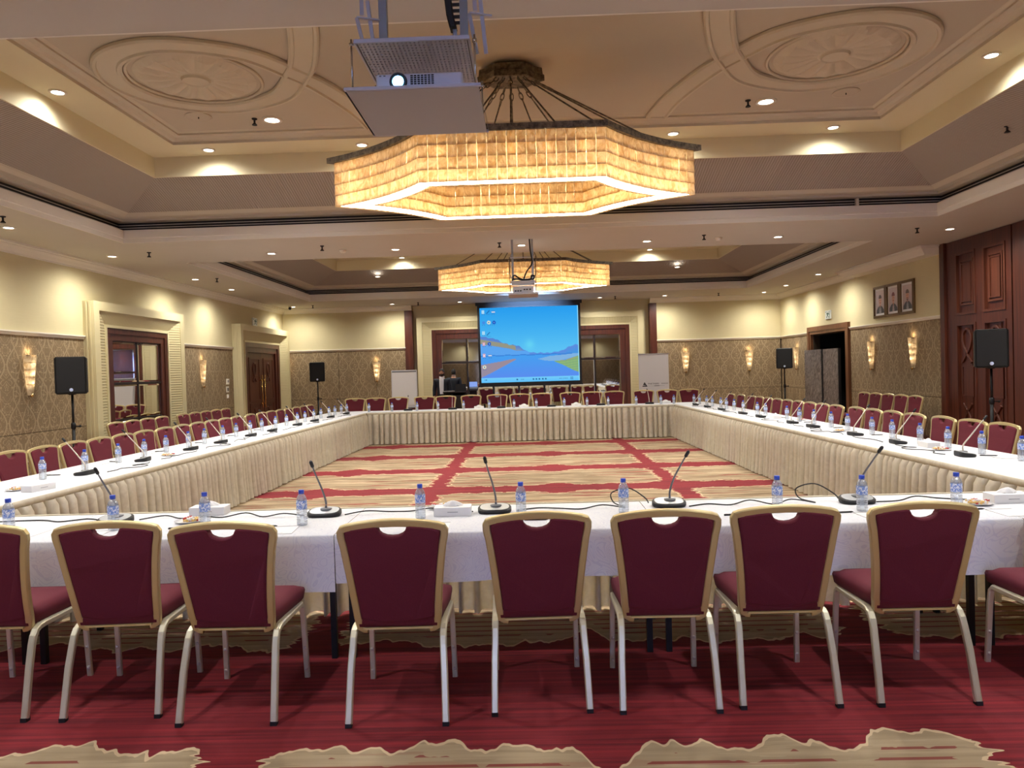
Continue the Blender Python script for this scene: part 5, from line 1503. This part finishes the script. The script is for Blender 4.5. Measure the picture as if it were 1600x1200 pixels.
for i, x in enumerate((-2.92, -1.85, -0.68, 0.52, 1.70, 2.86)):
    mic_w.place((x, 17.62, ZT), PI, 'black-based gooseneck microphone on the back tables, %s from the left' % ORD[i], 'microphones on the back tables')

def cable(T, pts, label, group):
    b = MB(T); b.tube(catmull([(s, q, z) for s, q, z in pts], 6), 0.0042, 6)
    o = b.build('microphone_cable', M['black']); return tag(o, label, 'cable', group)
Z0 = ZT + 0.005
def wavy(s0, s1, q, rr, loop=False):
    n = max(4, int(abs(s1-s0)/0.12)); out = []
    for k in range(n+1):
        t = k/n; out.append((s0 + (s1-s0)*t, q + (rr.uniform(-0.05, 0.05) if 0 < k < n else 0), Z0 + (0.02*rr.random() if 0 < k < n and rr.random() < 0.25 else 0)))
    return out
rr = random.Random(5)
G = 'cables on the front tables'
T_W = lambda x, y, z: (x, y, z)
for i, (a, c, names) in enumerate(((-3.6, -2.77, 'left of the first microphone'), (-2.53, -1.46, 'between first and second microphones'), (-1.20, -0.38, 'between second and third microphones'), (-0.10, 0.72, 'between third and fourth microphones'), (0.99, 1.92, 'between fourth and fifth microphones'), (2.16, 2.72, 'right of the fifth microphone'))):
    pts = [(s_, min(max(q_, 4.66), 4.73), z_) for s_, q_, z_ in wavy(a, c, 4.695, rr)]
    pts = [(pts[0][0], 4.66, Z0)] + pts[1:-1] + [(pts[-1][0], 4.66, Z0)]
    if i in (3, 4):   # raised loop behind the microphone
        xq = c - 0.03
        pts = pts[:-1] + [(xq - 0.16, 4.80, Z0 + 0.01), (xq - 0.17, 4.82, Z0 + 0.07), (xq - 0.06, 4.80, Z0 + 0.10), (xq + 0.03, 4.74, Z0 + 0.05), (xq + 0.05, 4.70, Z0 + 0.02)]
    cable(T_W, pts, 'black cable on the front tables, ' + names, G)
for side, T, ms, w_ in (('left', T_L, LM, 0.28), ('right', T_R, RM, 0.30)):
    for i, (a, c) in enumerate(zip(ms, ms[1:])):
        pts = wavy(a + 0.13, c - 0.13, w_, rr)
        m1 = len(pts)//2
        s, q, z = pts[m1]
        if i % 2 == 0: pts = pts[:m1] + [(s-0.05, q-0.10, Z0), (s+0.05, q-0.13, Z0+0.004), (s+0.07, q-0.05, Z0+0.008), (s-0.02, q-0.02, Z0+0.012)] + pts[m1+1:]
        cable(T, pts, 'black wavy cable on the %s tables, %s gap from the camera' % (side, ORD[i]), 'cables on the %s tables' % side)

def make_tissue():
    root = thing('tissue_box', 'tissue', 'tissue box')
    b = MB(); b.rbox((-0.115, -0.06, 0.0), (0.115, 0.06, 0.055), 0.003); b.build('carton', M['paper'], root)
    b = MB(); b.box((-0.03, -0.0612, 0.024), (0.035, -0.0600, 0.029)); b.build('printed_mark', M['lgrey'], root)
    b = MB(); pts = []
    rings = []
    for z, s in ((0.0555, 1.0), (0.066, 0.8), (0.08, 0.45), (0.088, 0.12)):
        rings.append([((0.06*s)*math.cos(t)*(1 + 0.25*math.sin(3*t)), 0.025*s*math.sin(t), z + 0.006*math.sin(5*t)*s) for t in [2*PI*k/14 for k in range(14)]])
    b.loft(rings, False, True, True); b.build('tissue', M['paper'], root)
    return Proto(root)
tis = make_tissue()
for x, y, r, t in ((-4.16, 6.10, 1.3, 'near end of the left tables'), (-2.14, 4.82, 0.05, 'on front tables behind the third bottle'), (-0.50, 4.60, 0.02, 'on front tables beside the third microphone'), (2.92, 4.58, 0.0, 'at the right end of the front tables'),
                   (4.02, 7.52, 1.5, 'beside candy plate on the right tables'), (-1.22, 17.72, 0.0, 'on the back tables, leftmost'), (-0.14, 17.70, 0, 'on the back tables below the screen'), (1.12, 17.72, 0, 'on the back tables right of the screen middle'), (3.26, 17.72, 0, 'at the right corner of the back tables'), (3.96, 11.95, 1.5, 'far along the right tables')):
    tis.place((x, y, ZT), r, 'white tissue box ' + t, 'tissue boxes')
def make_plate(seed):
    root = thing('candy_plate', 'plate', 'plate')
    b = MB(); b.lathe([(0.045, 0.0), (0.055, 0.003), (0.085, 0.012), (0.087, 0.014), (0.055, 0.007), (0.002, 0.006)], 24); b.build('plate', M['china'], root)
    rr = random.Random(seed); b = MB()
    for k in range(22):
        a, d = rr.uniform(0, 6.28), 0.058*math.sqrt(rr.random()); x, y, z = d*math.cos(a), d*math.sin(a), 0.014 + 0.014*rr.random()
        b.cur = rr.choice((0, 0, 1, 2)); t = rr.uniform(0, PI); c, s = math.cos(t)*0.017, math.sin(t)*0.017
        b.tube([(x-c, y-s, z), (x-c*0.6, y-s*0.6, z), (x+c*0.6, y+s*0.6, z), (x+c, y+s, z)], [0.008, 0.0045, 0.0045, 0.008], 6)
        b.sphere((x, y, z), 0.0085, 6, 4)
    tag(b.build('wrapped_candies', [M['candy_r'], M['paper'], M['candy_y']], root), kind='stuff')
    return Proto(root)
plate = make_plate(3)
for x, y, t in ((-4.36, 6.12, 'near end of the left tables'), (-4.30, 8.62, 'on left tables by the fourth bottle'), (-2.16, 4.56, 'on front tables beside the third bottle'), (-0.60, 4.81, 'on front tables behind the tissue box'), (2.70, 4.52, 'at the right end of front tables'), (3.98, 7.22, 'near on the right tables'), (3.92, 9.42, 'midway along the right tables'), (4.16, 11.38, 'far along the right tables')):
    plate.place((x, y, ZT), R.uniform(0, 6), 'white plate of wrapped candies ' + t, 'candy plates')

def make_pad():
    root = thing('notepad', 'pad', 'notepad')
    b = MB(); b.box((-0.074, -0.105, 0.0), (0.074, 0.105, 0.004)); b.build('sheets', M['paper'], root)
    b = MB(); b.box((-0.074, 0.088, 0.004), (0.074, 0.105, 0.0046)); b.box((-0.05, -0.095, 0.004), (0.02, -0.090, 0.0044)); b.build('printed_line', M['lgrey'], root)
    return Proto(root)
def make_pen():
    root = thing('pen', 'pen', 'pen')
    b = MB(); b.tube([(-0.07, 0, 0.005), (0.055, 0, 0.005), (0.068, 0, 0.005)], [0.005, 0.005, 0.0015], 8); b.build('barrel', M['black'], root)
    b = MB(); b.tube([(-0.066, 0, 0.0105), (-0.03, 0, 0.0105)], 0.0012, 5); b.build('clip', M['steel'], root)
    return Proto(root)
pad, pen = make_pad(), make_pen()
for i, x in enumerate((-2.70, -2.08, -1.56, -0.66, 0.06, 0.66, 1.24, 1.86, 2.62)):
    pad.place((x + 0.10, 4.25, ZT), R.uniform(-0.1, 0.1), 'white notepad near the front table edge, %s from the left' % ORD[i], 'notepads on the front tables')
    pen.place((x - 0.04, 4.36, ZT), R.uniform(-0.12, 0.12), 'black pen on the front tables, %s from the left' % ORD[i], 'pens on the front tables')
for i, y in enumerate((6.9, 7.95, 9.0, 10.1, 11.2, 12.3)):
    pad.place((-4.76, y, ZT), -PI/2 + R.uniform(-0.2, 0.2), 'white notepad on the left tables, %s from the camera' % ORD[i], 'notepads on the left tables')
    pen.place((-4.66, y+0.16, ZT), R.uniform(-0.4, 0.4), 'black pen on the left tables, %s from the camera' % ORD[i], 'pens on the left tables')
for i, y in enumerate((6.58, 7.65, 8.7, 9.8, 10.85, 11.9)):
    pad.place((4.20, y, ZT), PI/2 + R.uniform(-0.2, 0.2), 'white notepad on the right tables, %s from the camera' % ORD[i], 'notepads on the right tables')
    pen.place((4.12, y+0.13, ZT), R.uniform(-0.4, 0.4), 'black pen on the right tables, %s from the camera' % ORD[i], 'pens on the right tables')

# ------------------------------------------------------------------ standing man behind the lectern
def skin_mesh(name, verts, edges, radii, m_, parent, root_i=0, sub=2):
    me = bpy.data.meshes.new(name); me.from_pydata(verts, edges, []); o = bpy.data.objects.new(name, me); COL.objects.link(o)
    md = o.modifiers.new('skin', 'SKIN'); md.use_smooth_shade = True
    for i, r in enumerate(radii):
        me.skin_vertices[0].data[i].radius = r if isinstance(r, tuple) else (r, r)
        me.skin_vertices[0].data[i].use_root = (i == root_i)
    sb = o.modifiers.new('sub', 'SUBSURF'); sb.levels = sub; sb.render_levels = sub
    dg = bpy.context.evaluated_depsgraph_get(); m2 = bpy.data.meshes.new_from_object(o.evaluated_get(dg)); m2.name = name
    bpy.data.objects.remove(o); m2.materials.clear(); m2.materials.append(M[m_])
    p = bpy.data.objects.new(name, m2); COL.objects.link(p); p.parent = parent
    for f in m2.polygons: f.use_smooth = True
    return p
man = thing('person', 'bearded person in dark suit and open white shirt standing behind lectern', 'person', (-2.52, 21.3, 0), -0.05)
vs, es, rs_ = [], [], []
def chain(pts, start=None):
    prev = start
    for p, r in pts:
        vs.append(p); rs_.append(r); i = len(vs)-1
        if prev is not None: es.append((prev, i))
        prev = i
    return prev
chain([((0, 0, 0.95), (0.105, 0.085)), ((0, 0, 1.12), (0.10, 0.08)), ((0, 0, 1.32), (0.115, 0.08)), ((0, 0.01, 1.42), (0.075, 0.055)), ((0, 0.01, 1.50), 0.054), ((0, -0.005, 1.57), 0.056), ((0, -0.01, 1.63), (0.06, 0.075)), ((0, 0.0, 1.68), (0.055, 0.065))])
for sx in (-1, 1):
    w_ = chain([((sx*0.165, 0.01, 1.39), 0.036), ((sx*0.225, 0.03, 1.16), 0.034), ((sx*0.225, -0.05, 0.94), 0.028), ((sx*0.222, -0.075, 0.885), (0.022, 0.036))], 3)
    for k, (dx, L) in enumerate(((-0.030, 0.070), (-0.010, 0.080), (0.010, 0.075), (0.028, 0.058))):
        chain([((sx*0.22, -0.085 + dx, 0.845), 0.009), ((sx*0.212, -0.088 + dx, 0.845 - L*0.55), 0.0085), ((sx*0.200, -0.086 + dx, 0.845 - L), 0.0075)], w_)
    chain([((sx*0.205, -0.118, 0.875), 0.010), ((sx*0.198, -0.130, 0.835), 0.009)], w_)
    chain([((sx*0.09, 0, 0.88), 0.085), ((sx*0.10, -0.01, 0.50), 0.056), ((sx*0.10, 0.02, 0.10), 0.040), ((sx*0.10, -0.12, 0.045), 0.035)], 0)
skin_mesh('body', vs, es, rs_, 'skin', man)
b = MB()   # head shape with brow, nose, mouth, ears and eyes
prof = []
N_, M_ = 20, 16
rings = []
for k in range(M_+1):
    t = PI*k/M_; z = -math.cos(t); r = max(0.02, math.sin(t))
    ring = []
    for j in range(N_):
        a = 2*PI*j/N_; x, y = math.sin(a), -math.cos(a)
        wx, wy = 0.074, 0.096
        if z < 0: wx *= 1 + 0.22*z; wy *= 1 + 0.10*z
        ring.append((x*r*wx, y*r*wy - 0.012, 1.635 + z*0.118))
    rings.append(ring)
b.loft(rings, True, True, True)
b.tube([(0, -0.100, 1.665), (0, -0.118, 1.632), (0, -0.112, 1.622)], [0.010, 0.014, 0.012], 8)
for sx in (-1, 1): b.sphere((sx*0.074, 0.0, 1.635), 0.03, 8, 6, (0.35, 0.7, 1.1))
head = b.build('head', M['skin'], man)
b = MB()
for sx in (-1, 1):
    b.sphere((sx*0.030, -0.094, 1.655), 0.011, 8, 6, (1.2, 0.6, 0.7)); b.tube([(sx*0.014, -0.104, 1.673), (sx*0.034, -0.104, 1.678), (sx*0.052, -0.093, 1.672)], 0.005, 6)
b.build('eyes_and_brows', M['hair'], head)
def shell(z, a, gx, gy):
    q = max(-1.0, min(1.0, (z - 1.635)/(0.118 + gy*0.5))); r = math.sqrt(max(0.0, 1 - q*q)); f = (1 + 0.22*q) if q < 0 else 1
    return ((0.074*f + gx)*r*math.sin(a), -(0.096*(1 + (0.10*q if q < 0 else 0)) + gy)*r*math.cos(a) - 0.012, z)
b = MB(); rings = []
for k in range(9):
    ring = []
    for j in range(24):
        a = 2*PI*j/24 - PI; c = math.cos(a)
        zb = 1.705 if c > 0.55 else (1.645 if c > -0.05 else 1.56)
        ring.append(shell(zb + (1.768 - zb)*k/8, a, 0.009, 0.012))
    rings.append(ring)
b.loft(rings, True, True, True); b.build('hair', M['hair'], head)
b = MB(); rings = []
for k in range(6):
    ring = []
    for j in range(17):
        a = -1.55 + 3.1*j/16
        zt = 1.603 + 0.05*max(0.0, abs(a) - 0.75)
        ring.append(shell(zt + (1.522 - zt)*k/5, a, 0.006, 0.009))
    rings.append(ring)
b.loft(rings, False, False, True, closed=False); b.build('beard', M['hair'], head)
b = MB(); b.tube([(-0.022, -0.108, 1.585), (0, -0.118, 1.587), (0.022, -0.112, 1.585)], 0.005, 6); b.build('mouth', M['lip'], head)
# clothes
vs, es, rs_ = [], [], []
chain([((0, 0, 0.82), (0.165, 0.13)), ((0, 0, 1.08), (0.155, 0.122)), ((0, 0, 1.30), (0.180, 0.128)), ((0, 0.015, 1.43), (0.135, 0.098))])
for sx in (-1, 1): chain([((sx*0.185, 0.01, 1.415), 0.078), ((sx*0.235, 0.03, 1.16), 0.062), ((sx*0.235, -0.045, 0.95), 0.048)], 3)
skin_mesh('jacket', vs, es, rs_, 'suit', man)
vs, es, rs_ = [], [], []
chain([((0, 0, 0.93), (0.15, 0.118))])
for sx in (-1, 1): chain([((sx*0.09, 0, 0.86), 0.10), ((sx*0.10, -0.01, 0.50), 0.075), ((sx*0.10, 0.015, 0.09), 0.062)], 0)
skin_mesh('trousers', vs, es, rs_, 'suit', man)
b = MB(); rings = []
for z, w_, y in ((1.515, 0.048, -0.055), (1.47, 0.060, -0.090), (1.40, 0.064, -0.118), (1.28, 0.063, -0.137), (1.15, 0.058, -0.132), (1.02, 0.052, -0.130)):
    rings.append([(w_*(j/3-1), y + 0.020*(abs(j/3-1))**2, z) for j in range(7)])
b.loft(rings, False, False, True, closed=False); b.build('shirt', M['shirt'], man)
b = MB()
b.tube([(-0.058, 0.02, 1.525), (-0.060, -0.03, 1.515), (-0.03, -0.085, 1.478)], 0.012, 6, rect=(0.03, 0.008)); b.tube([(0.058, 0.02, 1.525), (0.060, -0.03, 1.515), (0.03, -0.085, 1.478)], 0.012, 6, rect=(0.03, 0.008)); b.tube([(-0.055, 0.03, 1.53), (0, 0.065, 1.535), (0.055, 0.03, 1.53)], 0.012, 6, rect=(0.03, 0.008)); b.build('collar', M['shirt'], man)
for sx in (-1, 1):
    b = MB(); b.loft([[(sx*0.10 + 0.045*math.sin(a), -0.05 - 0.135*math.cos(a), 0.0) for a in [2*PI*j/14 for j in range(14)]], [(sx*0.10 + 0.047*math.sin(a), -0.05 - 0.137*math.cos(a), 0.03) for a in [2*PI*j/14 for j in range(14)]], [(sx*0.10 + 0.035*math.sin(a), -0.02 - 0.08*math.cos(a), 0.085) for a in [2*PI*j/14 for j in range(14)]]], True, True, True)
    b.build('shoe', M['shoe'], man)
